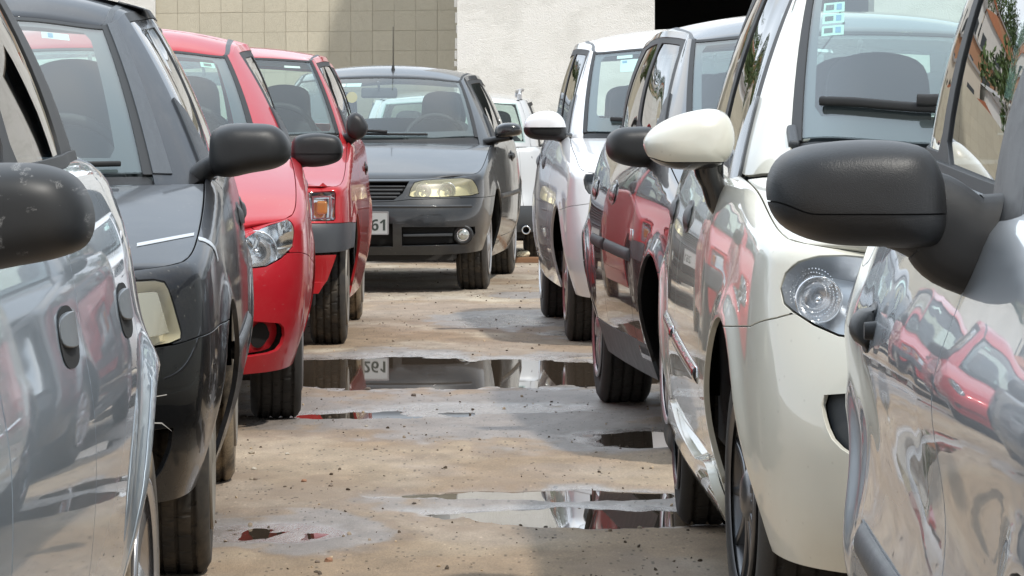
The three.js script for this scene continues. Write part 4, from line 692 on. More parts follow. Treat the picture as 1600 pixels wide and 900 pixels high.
// ---------------------------------------------------------------- loose stones and grit on the yard
{
  const geos = [0, 1, 2, 3].map((k) => { const g = new THREE.IcosahedronGeometry(1, 1), p = g.attributes.position; for (let i = 0; i < p.count; i++) { const x = p.getX(i), y = p.getY(i), z = p.getZ(i), q = 0.62 + 0.8 * fbm(x * 1.6 + k * 7, y * 1.6 + 3, z * 1.6 + 5, 2); p.setXYZ(i, x * q, y * q * 0.7, z * q); } g.computeVertexNormals(); return g; });
  const mats = [[0.30, 0.25, 0.19], [0.18, 0.14, 0.11], [0.40, 0.36, 0.30], [0.11, 0.09, 0.075], [0.28, 0.15, 0.09]].map((k) => std(k, 0.9));
  const big = [[392, 712, 9, 0, 'pale round'], [396, 736, 8, 2, 'pale flat'], [392, 752, 6, 0, 'little buff'], [398, 753, 7, 1, 'brown'], [516, 763, 7, 1, 'dark brown'], [474, 756, 8, 4, 'reddish flat'], [572, 669, 5, 2, 'pale'], [646, 622, 8, 3, 'black'], [574, 609, 10, 3, 'dark wide'], [647, 792, 6, 3, 'near black'], [853, 826, 6, 3, 'small dark'], [512, 882, 13, 4, 'crumbly rust brown'], [495, 884, 8, 1, 'crumbly brown'], [752, 520, 6, 1, 'small brown'], [448, 713, 6, 2, 'grey'], [1030, 597, 8, 3, 'dark flat'], [906, 792, 5, 1, 'tiny brown'], [586, 706, 6, 1, 'flat brown']];
  big.forEach(([px, py, s, m, word], i) => { const d = 7169 / (py - 178), x = (px - 800) * d / 6700, r = s * d / 6700 * 0.55, o = mesh(numbered('stone'), geos[i % 4], mats[m], scene); o.position.set(x, groundAt(x, d)[0] + r * 0.3, -d); o.scale.setScalar(r); o.rotation.y = i * 1.7;
    const near = px < 420 ? 'on dry sand beside the black sedan wheels' : py < 560 ? 'on dry ground before the dark hatchback' : py < 640 ? 'on damp ground near the long puddle' : px > 840 ? 'at the edge of the puddle near the cream car' : px > 600 ? 'in the middle of the sandy aisle' : py > 860 ? 'at the bottom edge of the sandy aisle' : 'on the sandy aisle below the red hatchback'; o.userData = { label: word + ' stone ' + near, category: 'stone', group: 'loose stones on the yard' }; });
  const N = 2400, inst = new THREE.InstancedMesh(geos[0], std([0.2, 0.16, 0.12], 0.95), N), M = new THREE.Matrix4(), Q = new THREE.Quaternion(), col = new THREE.Color();
  for (let i = 0; i < N; i++) { const d = 9 + 22 * Math.pow(rnd(), 1.3), x = -1.25 + 2.3 * rnd(), h = groundAt(x, d)[0], r = h < WL - 0.004 ? 0.0005 : 0.0012 + 0.0045 * Math.pow(rnd(), 4); Q.setFromEuler(new THREE.Euler(rnd() * 6, rnd() * 6, rnd() * 6)); M.compose(new THREE.Vector3(x, h + r * 0.4, -d), Q, new THREE.Vector3(r * 1.2, r * 0.9, r * 1.2)); inst.setMatrixAt(i, M); const t = rnd(); inst.setColorAt(i, t < 0.6 ? col.setRGB(0.45, 0.42, 0.4) : t < 0.85 ? col.setRGB(1.3, 1.3, 1.3) : col.setRGB(2.0, 1.9, 1.7)); }
  inst.name = 'grit'; inst.userData = { label: 'fine scattered grit and crumbs of soil across the sandy aisle', category: 'grit', kind: 'stuff' }; inst.castShadow = inst.receiveShadow = true; scene.add(inst);
}

// ---------------------------------------------------------------- the cars
const reflectorSatin = std([0.55, 0.57, 0.6], 0.35, { metalness: 0.9 });
const flat = (v) => () => v;
const CARS = {};
const stickPale = std([0.50, 0.62, 0.60], 0.6), stickWhite = std([0.62, 0.64, 0.60], 0.6), stickGreen = std([0.36, 0.58, 0.48], 0.6), stickYellow = std([0.62, 0.58, 0.22], 0.6), ink = std([0.03, 0.04, 0.035], 0.6), inkBlue = std([0.10, 0.24, 0.38], 0.6);

// black hatchback in the middle, number plate ending 61
CARS.C = buildCar({
  wb: 2.50, rw: 0.283, tw: 0.185, hw: 0.83, nose: 0.80, tail: -3.12, paint: paint([0.010, 0.012, 0.015], 0.2, 0.05, { ccr: 0.09, extra: { clearcoat: 0.75 } }), doors: 2, zd: -0.62, zB: -1.72, zC: -2.3, rim: 'seven', ra: 0.335, bottom: 0.232, flare: 0.012,
  top: [[-3.2, 0.91], [-2.5, 0.925], [-1.5, 0.905], [-0.8, 0.89], [-0.5, 0.882], [-0.2, 0.853], [0.1, 0.80], [0.4, 0.738], [0.6, 0.702], [0.78, 0.685]],
  ws: { yb: 0.915, zb: -0.28, xe: 0.655, ye: 0.925, ze: -0.5, yt: 1.305, zt: -1.06, xt: 0.505, yte: 1.278, zte: -1.16 }, roof: { x: 0.54, y: 1.315 }, rb: { x: 0.58, y: 0.94, z: -3.0, xt: 0.50, yt: 1.275, zt: -2.6 }, crown: 0.04, fritX: 1.84, fritTop: 0.965,
  bt: [[0, 0.545], [0.24, 0.552], [0.34, 0.563], [0.5, 0.568], [0.7, 0.572]], btEnd: 0.575, noseX: 0.62, hoodX: 0.60,
  grille: { poly: [[-0.335, 0.672], [-0.30, 0.60], [-0.25, 0.562], [0.25, 0.562], [0.30, 0.60], [0.335, 0.672]], slats: [[-0.27, 0.27, 0.582], [-0.285, 0.285, 0.603], [-0.30, 0.30, 0.625], [-0.315, 0.315, 0.648]] },
  hl: { poly: [[0.338, 0.585], [0.348, 0.63], [0.368, 0.665], [0.42, 0.682], [0.52, 0.69], [0.64, 0.695], [0.70, 0.682], [0.73, 0.64], [0.742, 0.597], [0.70, 0.584], [0.52, 0.576], [0.36, 0.577]], lens: lensAged, back: dullReflector, deep: 0.06, rim: dullReflector, bowls: [[0.43, 0.63, 0.045, 0.03], [0.575, 0.628, 0.05, 0.03]] },
  centreCuts: [[[-0.245, 0.285], [0.245, 0.285], [0.245, 0.42], [-0.245, 0.42]]], cuts: [[[0.30, 0.288], [0.64, 0.294], [0.70, 0.325], [0.722, 0.36], [0.72, 0.398], [0.30, 0.40]]], recess: 0.04,
  handle: { type: 'bar', y: flat(0.80), mat: plastic, w: 0.07, h: 0.022, out: 0.022, lock: 0.12, lockMat: plastic },
  side_moulding: [[-0.36, -2.1, 0.565, 0.565, 0.014, plastic]],
  mirror: { outline: [[0.772, 0.93], [0.776, 0.985], [0.80, 1.006], [0.85, 1.016], [0.91, 1.008], [0.938, 0.98], [0.93, 0.945], [0.88, 0.93], [0.82, 0.922]], z: -0.52, df: 0.09, cap: blackGloss, mat: blackGloss, stalk: [[0.87, 0.925, -0.52, 0.018, 0.05], [0.80, 0.915, -0.53, 0.022, 0.05], [0.70, 0.89, -0.56, 0.03, 0.05]], sail: [[2.95, 0.0], [3.35, 0.0], [3.1, 0.36], [2.97, 0.4]] },
  after(car, g) {
    const f = (s, v) => car.surf(s, v);
    for (const sd of [1, -1]) { // fog lamp and the bright bar in its slot
      const c = car.surf(car.sX(0.654, 0.352), 0.352), lamp = new THREE.Group(); lamp.name = 'fog_lamp'; g.add(lamp); const cx = c[0] * sd, cz = c[2] - 0.012;
      mesh('fog_lamp_ring', [new THREE.TorusGeometry(0.048, 0.013, 12, 36).translate(cx, 0.352, cz), new THREE.CylinderGeometry(0.05, 0.05, 0.03, 32).rotateX(Math.PI / 2).translate(cx, 0.352, cz - 0.02)], plastic, lamp);
      mesh('fog_lens', new THREE.SphereGeometry(0.05, 24, 12, 0, Math.PI * 2, 0, 0.75).rotateX(Math.PI / 2).translate(cx, 0.352, cz - 0.03), phy([0.45, 0.46, 0.42], 0.12, { metalness: 0.6, clearcoat: 1 }), lamp);
      mesh('fog_lamp_bezel', new THREE.TorusGeometry(0.034, 0.005, 10, 32).translate(cx, 0.352, cz + 0.004), reflector, lamp);
      const a = car.sX(0.31, 0.35) * sd, b = car.sX(0.60, 0.35) * sd; mesh('bumper_bar', patch(dense([[a, 0.343], [b, 0.345], [b, 0.357], [a, 0.352]], 0.05), f, { du: 0.05, dv: 0.006, off: -0.012, flange: 0.02, gap: 0 }), greyPlastic, g);
    }
    mesh('bumper_crease', patch(dense([[-car.sX(0.70, 0.52), 0.513], [car.sX(0.70, 0.52), 0.513], [car.sX(0.70, 0.52), 0.53], [-car.sX(0.70, 0.52), 0.53]], 0.05), f, { du: 0.05, dv: 0.004, off: (s, v) => 0.006 * Math.sin(clamp((v - 0.513) / 0.017, 0, 1) * Math.PI) + 0.001, flange: 0.004, gap: 0 }), car.S.paint, g);
    const plate = new THREE.Group(); plate.name = 'number_plate'; g.add(plate); const pz = car.surf(0, 0.43)[2] + 0.014, py = 0.4255;
    mesh('plate', new RoundedBoxGeometry(0.40, 0.132, 0.012, 3, 0.004).translate(0.022, py, pz), std([0.42, 0.43, 0.43], 0.45, { metalness: 0.3 }), plate);
    mesh('plate_frame', [box(0.40, 0.006, 0.016, 0.022, py - 0.066, pz), box(0.40, 0.006, 0.016, 0.022, py + 0.066, pz), box(0.006, 0.13, 0.016, -0.178, py, pz), box(0.006, 0.13, 0.016, 0.222, py, pz)], hubGrey, plate);
    const t = new TextGeometry('261', { font: FONT, size: 0.066, depth: 0.002, curveSegments: 6 }); t.computeBoundingBox(); const bb = t.boundingBox; t.translate(0.205 - bb.max.x, py - 0.044, pz + 0.0055);
    mesh('plate_number', t, ink, plate);
    const roofP = car.roofF(0.12, 0.16); mesh('antenna', [new THREE.CylinderGeometry(0.002, 0.0035, 0.27, 8).translate(roofP[0], roofP[1] + 0.14, roofP[2]), new THREE.CylinderGeometry(0.006, 0.014, 0.035, 12).translate(roofP[0], roofP[1] + 0.012, roofP[2])], rubber, g);
    wiper(car, [[0.95, 0.035, -0.35, 0.05, 1.1], [-0.35, 0.05, -1.5, 0.03, 1.1]]);
    sticker(car, 'sticker', -0.92, -0.62, 0.82, 0.885, stickWhite); sticker(car, 'sticker', -0.61, -0.32, 0.82, 0.885, stickPale);
    const hp = car.G(-0.45, 0.62); mesh('hanging_tag', new THREE.CylinderGeometry(0.035, 0.035, 0.006, 20).rotateX(Math.PI / 2).translate(hp[0], hp[1], hp[2] - 0.10), std([0.6, 0.42, 0.12], 0.6), g);
  },
});
place(CARS.C, 'hatchback', 'dark grey hatchback facing the camera with number plate ending 61', 26.16, -0.905, 3.4);

// red hatchback with round clear lamp
CARS.L3 = buildCar({
  wb: 2.46, rw: 0.285, tw: 0.175, hw: 0.825, nose: 0.80, tail: -3.1, paint: paint([0.40, 0.011, 0.020], 0.15, 0.04, { extra: { clearcoat: 0.6, specularIntensity: 0.25 } }), doors: 4, rim: 'five', rimMat: hubGrey, ra: 0.335, bottom: 0.19, tyreFront: tyreClean,
  top: [[-3.2, 0.975], [-2.4, 0.965], [-1.4, 0.94], [-0.8, 0.925], [-0.45, 0.91], [-0.2, 0.88], [0.1, 0.828], [0.3, 0.782], [0.5, 0.725], [0.70, 0.68]],
  front: [[0.1, 0.10], [0.2, 0.05], [0.26, 0.025], [0.36, 0.004], [0.46, 0], [0.54, 0.012], [0.62, 0.05], [0.70, 0.10], [0.8, 0.17], [0.9, 0.26]],
  ws: { yb: 0.94, zb: -0.24, xe: 0.61, ye: 0.955, ze: -0.45, yt: 1.315, zt: -1.02, xt: 0.505, yte: 1.288, zte: -1.13 }, roof: { x: 0.558, y: 1.335 }, rb: { x: 0.58, y: 0.98, z: -2.95, xt: 0.50, yt: 1.31, zt: -2.6 }, crown: 0.045, ditch: 0.87, mouldMat: greyPlastic, fritX: 1.72,
  bt: [[0, 0.60], [0.5, 0.575], [0.70, 0.60], [0.745, 0.60], { z: 0.32, y: 0.58 }], btEnd: 0.555, noseX: 0.62, hoodX: 0.60,
  hl: { poly: [[0.50, 0.60], [0.525, 0.65], [0.561, 0.672], [0.622, 0.693], [0.676, 0.714], [0.702, 0.728], [0.722, 0.706], [0.731, 0.663], [0.726, 0.62], [0.687, 0.583], [0.633, 0.557], [0.578, 0.552], [0.52, 0.57]], lens: lensClear, back: reflector, deep: 0.10, rim: reflector, bowls: [[0.628, 0.632, 0.068, 0.045]] },
  cuts: [smoothLoop([[0.45, 0.27], [0.63, 0.262], [0.675, 0.275], [0.696, 0.315], [0.692, 0.352], [0.665, 0.374], [0.57, 0.376], [0.45, 0.372]], 24)], recess: 0.035, recessPaint: true,
  handle: { type: 'bar', y: flat(0.80), mat: plastic, w: 0.09, h: 0.022 },
  mirror: { outline: [[0.745, 0.895], [0.742, 0.955], [0.755, 0.985], [0.80, 0.998], [0.865, 0.998], [0.912, 0.984], [0.930, 0.94], [0.92, 0.905], [0.88, 0.885], [0.80, 0.877]], z: -0.56, df: 0.085, pw: 4.5, split: (x) => 0.925, cap: plastic, step: 0.004, stalk: [[0.82, 0.90, -0.56, 0.02, 0.05], [0.75, 0.895, -0.56, 0.024, 0.05], [0.68, 0.89, -0.58, 0.03, 0.05]], sail: [[2.95, 0.0], [3.4, 0.0], [3.12, 0.34], [2.97, 0.4]] },
  after(car, g) {
    const f = (s, v) => car.surf(s, v), s0 = car.sX(0.632, 0.32); for (const sd of [1, -1]) { const L = []; for (let i = 0; i < 32; i++) { const a = i / 32 * 2 * Math.PI, w = Math.abs(Math.sin(a)) < 0.28 ? 1.16 : 1; L.push([(s0 + Math.cos(a) * 0.046 * w) * sd, 0.318 + Math.sin(a) * 0.046]); } mesh('fog_hole_shade', patch(L, f, { du: 0.02, dv: 0.02, off: -0.032, flange: -1, gap: 0 }), cavity, g); }  // flat black disc painted in for the shade inside the hole
    sticker(car, 'sticker', 1.42, 1.66, 0.83, 0.895, stickGreen); sticker(car, 'sticker_print', 1.47, 1.60, 0.845, 0.88, ink, -0.0028);
    wiper(car, [[1.5, 0.05, 0.2, 0.03, 1], [0.2, 0.05, -1.0, 0.03, 1]]);
    const sc = car.sX(0.765, 0.42); mesh('scratch', patch([[sc - 0.003, 0.34], [sc + 0.004, 0.36], [sc + 0.003, 0.40], [sc - 0.004, 0.47], [sc - 0.006, 0.40]], f, { du: 0.01, dv: 0.02, off: 0.0006, flange: 0, gap: 0 }), std([0.55, 0.42, 0.42], 0.7), g);
  },
});
place(CARS.L3, 'hatchback', 'glossy red hatchback with a round clear headlight and a fog hole painted as shade', 15.03, -1.505, -4.0);

// red boxy hatchback with grey bumper
CARS.L4 = buildCar({
  wb: 2.36, rw: 0.28, tw: 0.165, hw: 0.778, nose: 0.70, tail: -2.95, square: 0.8, paint: paint([0.38, 0.010, 0.015], 0.1, 0.06, { extra: { clearcoat: 0.7, specularIntensity: 0.3 } }), bumperMat: greyPlastic, doors: 2, zd: -0.58, zB: -1.62, zC: -2.1, rim: 'nine', rimMat: brushedDirty, ra: 0.33, bottom: 0.44, sill: 0.26, tyreFront: tyreDusty, tyreRear: tyreMud, flare: 0.012,
  top: [[-3.0, 0.95], [-1.4, 0.955], [-0.6, 0.95], [-0.35, 0.92], [0, 0.855], [0.3, 0.79], [0.5, 0.75], [0.66, 0.738]], roll: 0.035,
  front: [[0.1, 0.06], [0.25, 0.03], [0.36, 0.012], [0.43, 0.0], [0.5, 0], [0.57, 0.012], [0.62, 0.035], [0.7, 0.05], [0.78, 0.08], [0.9, 0.2]],
  side: [[0.1, 0.07], [0.22, 0.04], [0.34, 0.014], [0.48, 0], [0.6, 0], [0.72, 0.004], [0.82, 0.012], [0.92, 0.03], [1.02, 0.07]],
  ws: { yb: 0.965, zb: -0.30, xe: 0.665, ye: 0.975, ze: -0.46, yt: 1.345, zt: -0.92, xt: 0.515, yte: 1.328, zte: -0.99 }, roof: { x: 0.535, y: 1.35 }, rb: { x: 0.60, y: 0.98, z: -2.85, xt: 0.52, yt: 1.32, zt: -2.65 }, crown: 0.032, ditch: 0.86, mouldMat: plastic, fritX: 1.88, fritTop: 0.975, fritBot: 0.04, wsBulge: 0.01,
  bt: [[0, 0.578], [0.5, 0.578], [0.70, 0.578], { z: 0.45, y: 0.578 }], btEnd: 0.57, noseX: 0.64, hoodX: 0.62,
  hl: { poly: [[0.42, 0.587], [0.685, 0.590], [0.692, 0.60], [0.692, 0.71], [0.685, 0.722], [0.42, 0.714]], lens: lensClear, back: reflector, deep: 0.05, rim: chrome, extra(g, sd, pos) {} },
  handle: { type: 'bar', y: flat(0.80), mat: plastic, w: 0.075, h: 0.02, lock: 0.1, lockMat: plastic },
  mirror: { outline: [[0.715, 0.965], [0.705, 1.02], [0.72, 1.065], [0.745, 1.078], [0.775, 1.065], [0.80, 1.03], [0.808, 1.0], [0.79, 0.965], [0.755, 0.945]], z: -0.5, df: 0.075, pw: 3.4, cap: plastic, mat: plastic, stalk: [[0.755, 0.985, -0.5, 0.03, 0.04], [0.72, 0.955, -0.51, 0.03, 0.04], [0.67, 0.93, -0.54, 0.035, 0.04]], sail: [[2.95, 0.0], [3.4, 0.0], [3.14, 0.3], [2.97, 0.36]] },
  after(car, g) {
    const f = (s, v) => car.surf(s, v), e = car.sX(0.70, 0.4), e2 = car.sX(0.62, 0.3);
    mesh('front_valance', patch(car.full([[0, 0.265], [e2, 0.265], [e2 + 0.05, 0.32], [e, 0.436], [0, 0.436]]), f, { du: 0.03, dv: 0.02, off: -0.008 }), car.S.paint, g);
    mesh('valance_lip', patch(car.full([[0, 0.262], [e2 - 0.005, 0.262], [e2 + 0.03, 0.315], [0, 0.315]]), f, { du: 0.03, dv: 0.012, off: (s, v) => 0.004 + 0.1 * Math.max(0, 0.315 - v), flange: 0.02 }), car.S.paint, g);
    for (const sd of [1, -1]) { const c = car.surf(car.sX(0.63, 0.648), 0.648); mesh('turn_signal', new RoundedBoxGeometry(0.05, 0.06, 0.03, 3, 0.012).translate(c[0] * sd, 0.648, c[2] - 0.025), amber, g); mesh('turn_signal_rim', [box(0.008, 0.1, 0.02, (c[0] - 0.040) * sd, 0.648, c[2] - 0.02), box(0.008, 0.1, 0.02, (c[0] + 0.036) * sd, 0.648, c[2] - 0.025), box(0.08, 0.007, 0.02, c[0] * sd, 0.697, c[2] - 0.02), box(0.08, 0.007, 0.02, c[0] * sd, 0.600, c[2] - 0.02)], chrome, g); }
    sticker(car, 'sticker', 1.30, 1.62, 0.885, 0.915, stickWhite);
    mesh('tow_hook', new THREE.TorusGeometry(0.03, 0.008, 8, 20).rotateY(Math.PI / 2).translate(0.56, 0.21, 0.42), underbody, g);
  },
});
place(CARS.L4, 'hatchback', 'red boxy hatchback with dark grey bumper and amber turn signal', 19.91, -1.49, -0.3);

// black sedan, cream aged lamp
CARS.L2 = buildCar({
  wb: 2.49, rw: 0.292, tw: 0.185, hw: 0.82, nose: 0.86, tail: -3.35, fine: true, paint: paint([0.009, 0.011, 0.016], 0.2, 0.06, { ccr: 0.07, extra: { clearcoat: 0.45, specularIntensity: 0.3 } }), doors: 4, zd: -0.60, rim: 'nine', rimMat: brushedDirty, ra: 0.348, bottom: 0.212, tyreRear: tyreMud, tyreFront: tyreDusty, flare: 0.014, bumperMat: phy([0.005, 0.0053, 0.006], 0.3, { specularIntensity: 0.25, clearcoat: 0.55, clearcoatRoughness: 0.03, roughnessMap: dirtRough }),
  top: [[-3.4, 0.97], [-2.4, 0.965], [-1.4, 0.945], [-0.8, 0.925], [-0.45, 0.905], [-0.2, 0.87], [0.1, 0.825], [0.4, 0.775], [0.6, 0.742], [0.80, 0.722]],
  front: [[0.1, 0.13], [0.2, 0.085], [0.3, 0.03], [0.42, 0.004], [0.5, 0.0], [0.56, 0.012], [0.62, 0.03], [0.7, 0.06], [0.78, 0.12], [0.9, 0.24]],
  ws: { yb: 0.92, zb: -0.18, xe: 0.598, ye: 0.922, ze: -0.42, yt: 1.325, zt: -1.10, xt: 0.455, yte: 1.298, zte: -1.22 }, roof: { x: 0.518, y: 1.345 }, rb: { x: 0.60, y: 0.99, z: -2.55, xt: 0.52, yt: 1.32, zt: -2.2 }, crown: 0.045, sealMat: rubber, trimStrip: 2.34, railMat: rubber, fritX: 1.70, fritTop: 0.94, frame: paint([0.012, 0.014, 0.019], 0.25, 0.1), zC: -2.2, mouldMat: greyPlastic, ditch: 0.86,
  bt: [[0, 0.562], [0.55, 0.556], [0.70, 0.570], [0.75, 0.583]], btEnd: 0.60, noseX: 0.64, hoodX: 0.62, hoodY: 0.7,
  hl: { poly: [[0.44, 0.562], [0.44, 0.708], [0.60, 0.711], [0.654, 0.712], [0.676, 0.706], [0.686, 0.69], [0.702, 0.636], [0.713, 0.595], [0.712, 0.58], [0.688, 0.571], [0.633, 0.565], [0.52, 0.561]], lens: lensCream, back: std([0.52, 0.49, 0.38], 0.5), deep: 0.05, rim: std([0.52, 0.49, 0.38], 0.5), inner: std([0.50, 0.49, 0.45], 0.25, { metalness: 0.75 }) },
  cuts: [[[0.30, 0.375], [0.30, 0.27], [0.62, 0.262], [0.648, 0.268], [0.672, 0.30], [0.69, 0.345], [0.695, 0.388]]], recess: 0.05,
  handle: { type: 'bar', y: flat(0.80), mat: plastic, w: 0.085, h: 0.022 }, side_moulding: [[-0.37, -1.55, 0.50, 0.52, 0.02, greyPlastic]],
  mirror: { outline: [[0.752, 0.925], [0.744, 0.985], [0.752, 1.026], [0.78, 1.043], [0.85, 1.047], [0.905, 1.04], [0.934, 1.015], [0.945, 0.985], [0.938, 0.957], [0.912, 0.939], [0.845, 0.925], [0.79, 0.915]], z: -0.55, df: 0.095, mat: plastic, stalk: [[0.80, 0.955, -0.55, 0.035, 0.05], [0.745, 0.94, -0.56, 0.027, 0.045], [0.715, 0.915, -0.57, 0.03, 0.045], [0.66, 0.885, -0.60, 0.035, 0.05]], sail: [[2.95, -0.02], [3.35, -0.02], [3.1, 0.34], [2.97, 0.42]] },
  after(car, g) {
    sticker(car, 'sticker', 1.10, 1.42, 0.855, 0.905, stickPale); sticker(car, 'sticker_print', 1.17, 1.23, 0.862, 0.898, inkBlue, -0.0028);
    const c = car.sX(0.70, 0.78); const hs = (q, w) => car.hoodF(q, w);
    mesh('tape_strip', patch(dense([[0.80, 0.30], [0.985, 0.40], [0.985, 0.425], [0.80, 0.325]], 0.05), hs, { du: 0.05, dv: 0.03, off: 0.002, flange: 0.001, gap: 0 }), std([0.45, 0.48, 0.52], 0.55), g);
    const f = (s, v) => car.surf(s, v); const s0 = car.sZ(0.33), s1 = car.sZ(0.22); mesh('tape_strip', patch(dense([[s0, car.vT(s0) - 0.004], [s1, 0.735], [s1 + 0.02, 0.74], [s0 + 0.03, car.vT(s0 + 0.03) - 0.002]], 0.02), f, { du: 0.02, dv: 0.02, off: 0.002, flange: 0.001, gap: 0 }), std([0.45, 0.48, 0.52], 0.55), g);
    wiper(car, [[1.7, 0.04, 0.4, 0.03, 1]]);
    const k = car.sX(0.66, 0.45); mesh('scratch', [patch([[k - 0.06, 0.455], [k + 0.03, 0.462], [k + 0.03, 0.464], [k - 0.06, 0.457]], f, { du: 0.02, dv: 0.02, off: 0.0008, flange: 0, gap: 0 }), patch([[k - 0.05, 0.405], [k + 0.02, 0.40], [k + 0.06, 0.38], [k + 0.055, 0.383], [k + 0.02, 0.403], [k - 0.05, 0.408]], f, { du: 0.02, dv: 0.02, off: 0.0008, flange: 0, gap: 0 })], std([0.4, 0.39, 0.37], 0.7), g);
  },
});
place(CARS.L2, 'sedan', 'black sedan with a cream aged headlight and a strip of pale tape on its hood', 9.93, -1.46, -2.6);

// near silver-blue car, mostly its flank
CARS.L1 = buildCar({
  wb: 2.45, rw: 0.288, tw: 0.175, hw: 0.815, nose: 0.80, tail: -3.0, fine: true, paint: paint([0.33, 0.385, 0.44], 0.55, 0.05, { ccr: 0.03 }), doors: 4, zB: -1.48, zC: -2.2, rim: 'five', ra: 0.372, tuck: -0.022, bottom: 0.2, tyreRear: tyreMud, flare: 0.018, railMat: rubber, glassS: glassDark,
  top: [[-3.2, 1.01], [-2, 0.99], [-1, 0.97], [-0.5, 0.945], [-0.2, 0.9], [0.3, 0.8], [0.7, 0.73]],
  side: [[0.1, 0.11], [0.22, 0.06], [0.34, 0.025], [0.46, 0.006], [0.58, 0], [0.68, 0.006], [0.76, 0.02], [0.86, 0.036], [0.95, 0.066], [1.02, 0.10]],
  ws: { yb: 0.965, zb: -0.24, xe: 0.62, ye: 0.965, ze: -0.46, yt: 1.36, zt: -1.06, xt: 0.46, yte: 1.335, zte: -1.16 }, roof: { x: 0.50, y: 1.38 }, rb: { x: 0.58, y: 1.0, z: -2.9, xt: 0.46, yt: 1.34, zt: -2.55 }, crown: 0.045,
  bt: [[0, 0.58], [0.5, 0.58], [0.72, 0.59]], btEnd: 0.58, hl: { poly: [[0.45, 0.60], [0.70, 0.60], [0.72, 0.68], [0.68, 0.72], [0.45, 0.70]], lens: lensClear, back: reflector, bowls: [[0.58, 0.65, 0.045, 0.02]] },
  handle: { type: 'recess', y: (z) => 0.765 - 0.0 * z, mat: std([0.10, 0.112, 0.125], 0.35), w: 0.09, h: 0.027, in: 0.16 },
  mirror: { outline: [[0.735, 0.92], [0.735, 0.985], [0.76, 1.006], [0.834, 1.012], [0.866, 1.008], [0.893, 0.996], [0.909, 0.975], [0.916, 0.95], [0.914, 0.928], [0.904, 0.912], [0.88, 0.901], [0.834, 0.891], [0.78, 0.886]], z: -0.56, df: 0.10, mat: plasticScuffed, stalk: [[0.80, 0.945, -0.56, 0.045, 0.05], [0.75, 0.935, -0.57, 0.05, 0.05], [0.69, 0.93, -0.6, 0.05, 0.05]], sail: [[2.95, -0.02], [3.5, -0.02], [3.15, 0.45], [2.97, 0.5]] },
});
place(CARS.L1, 'hatchback', 'silver blue car with a scuffed black mirror and muddy rear wheel', 4.55, -1.42, 0.8);

// near silver car on the other side
CARS.R1 = buildCar({
  wb: 2.5, rw: 0.28, tw: 0.175, hw: 0.815, nose: 0.80, tail: -3.08, fine: true, paint: paint([0.42, 0.45, 0.48], 0.6, 0.03, { ccr: 0.02 }), doors: 2, zd: -0.78, zB: -2.02, zC: -2.4, rim: 'seven', ra: 0.325, bottom: 0.2, flare: 0.014, railMat: rubber, glassS: glassDark, rearBumperMat: plastic, rearBumperY: 0.5,
  top: [[-3.2, 1.0], [-2, 0.985], [-1, 0.965], [-0.5, 0.945], [-0.2, 0.9], [0.3, 0.8], [0.7, 0.73]],
  side: [[0.1, 0.10], [0.22, 0.05], [0.32, 0.014], [0.40, 0.0], [0.50, 0.014], [0.60, 0.020], [0.68, 0.008], [0.74, 0.004], [0.82, 0.026], [0.92, 0.064], [1.02, 0.105]],
  sculpt: (z, y) => 0.0035 * (fbm(z * 3.2 + 5, y * 4.0, 2.5, 2) - 0.5) * sstep(0.3, 0.4, y) * sstep(0.9, 0.8, y),
  ws: { yb: 0.965, zb: -0.34, xe: 0.62, ye: 0.965, ze: -0.56, yt: 1.36, zt: -1.16, xt: 0.50, yte: 1.335, zte: -1.26 }, roof: { x: 0.545, y: 1.38 }, rb: { x: 0.58, y: 1.0, z: -2.9, xt: 0.52, yt: 1.34, zt: -2.55 }, crown: 0.045,
  bt: [[0, 0.58], [0.5, 0.58], [0.72, 0.59]], btEnd: 0.58, hl: { poly: [[0.45, 0.60], [0.70, 0.60], [0.72, 0.68], [0.68, 0.72], [0.45, 0.70]], lens: lensClear, back: reflector, bowls: [[0.58, 0.65, 0.045, 0.02]] },
  handle: { type: 'bar', y: flat(0.765), mat: plastic, w: 0.055, h: 0.024, out: 0.026, in: 0.20, lock: 0.1, lockMat: plastic },
  side_moulding: [[-0.85, -1.98, 0.44, 0.45, 0.024, greyPlastic]],
  mirror: { outline: [[1.0047, 0.9805], [1.0008, 1.0017], [0.9902, 1.0181], [0.97, 1.0296], [0.9325, 1.0363], [0.8863, 1.0392], [0.8411, 1.0363], [0.8161, 1.0286], [0.8017, 1.0104], [0.7921, 0.9786], [0.7901, 0.9353], [0.8017, 0.9142], [0.8286, 0.9103], [0.8671, 0.9122], [0.9248, 0.9151], [0.9623, 0.9238], [0.9883, 0.9392], [1.0008, 0.9584]], z: -0.8, df: 0.10, split: (x) => 0.9525 + 0.014 * sstep(0.95, 1.0, x), cap: plastic, step: 0.003, stalk: [[0.85, 0.96, -0.8, 0.05, 0.055], [0.805, 0.945, -0.8, 0.055, 0.055], [0.775, 0.92, -0.8, 0.06, 0.05], [0.70, 0.905, -0.82, 0.07, 0.05]], sail: [[2.93, -0.17], [3.12, -0.12], [3.5, 0.02], [3.14, 0.42], [2.96, 0.62]], sailOff: 0.02 },
});
place(CARS.R1, 'hatchback', 'silver car with a large black mirror and wavy reflections on its door', 4.30, 1.30, 0.5);

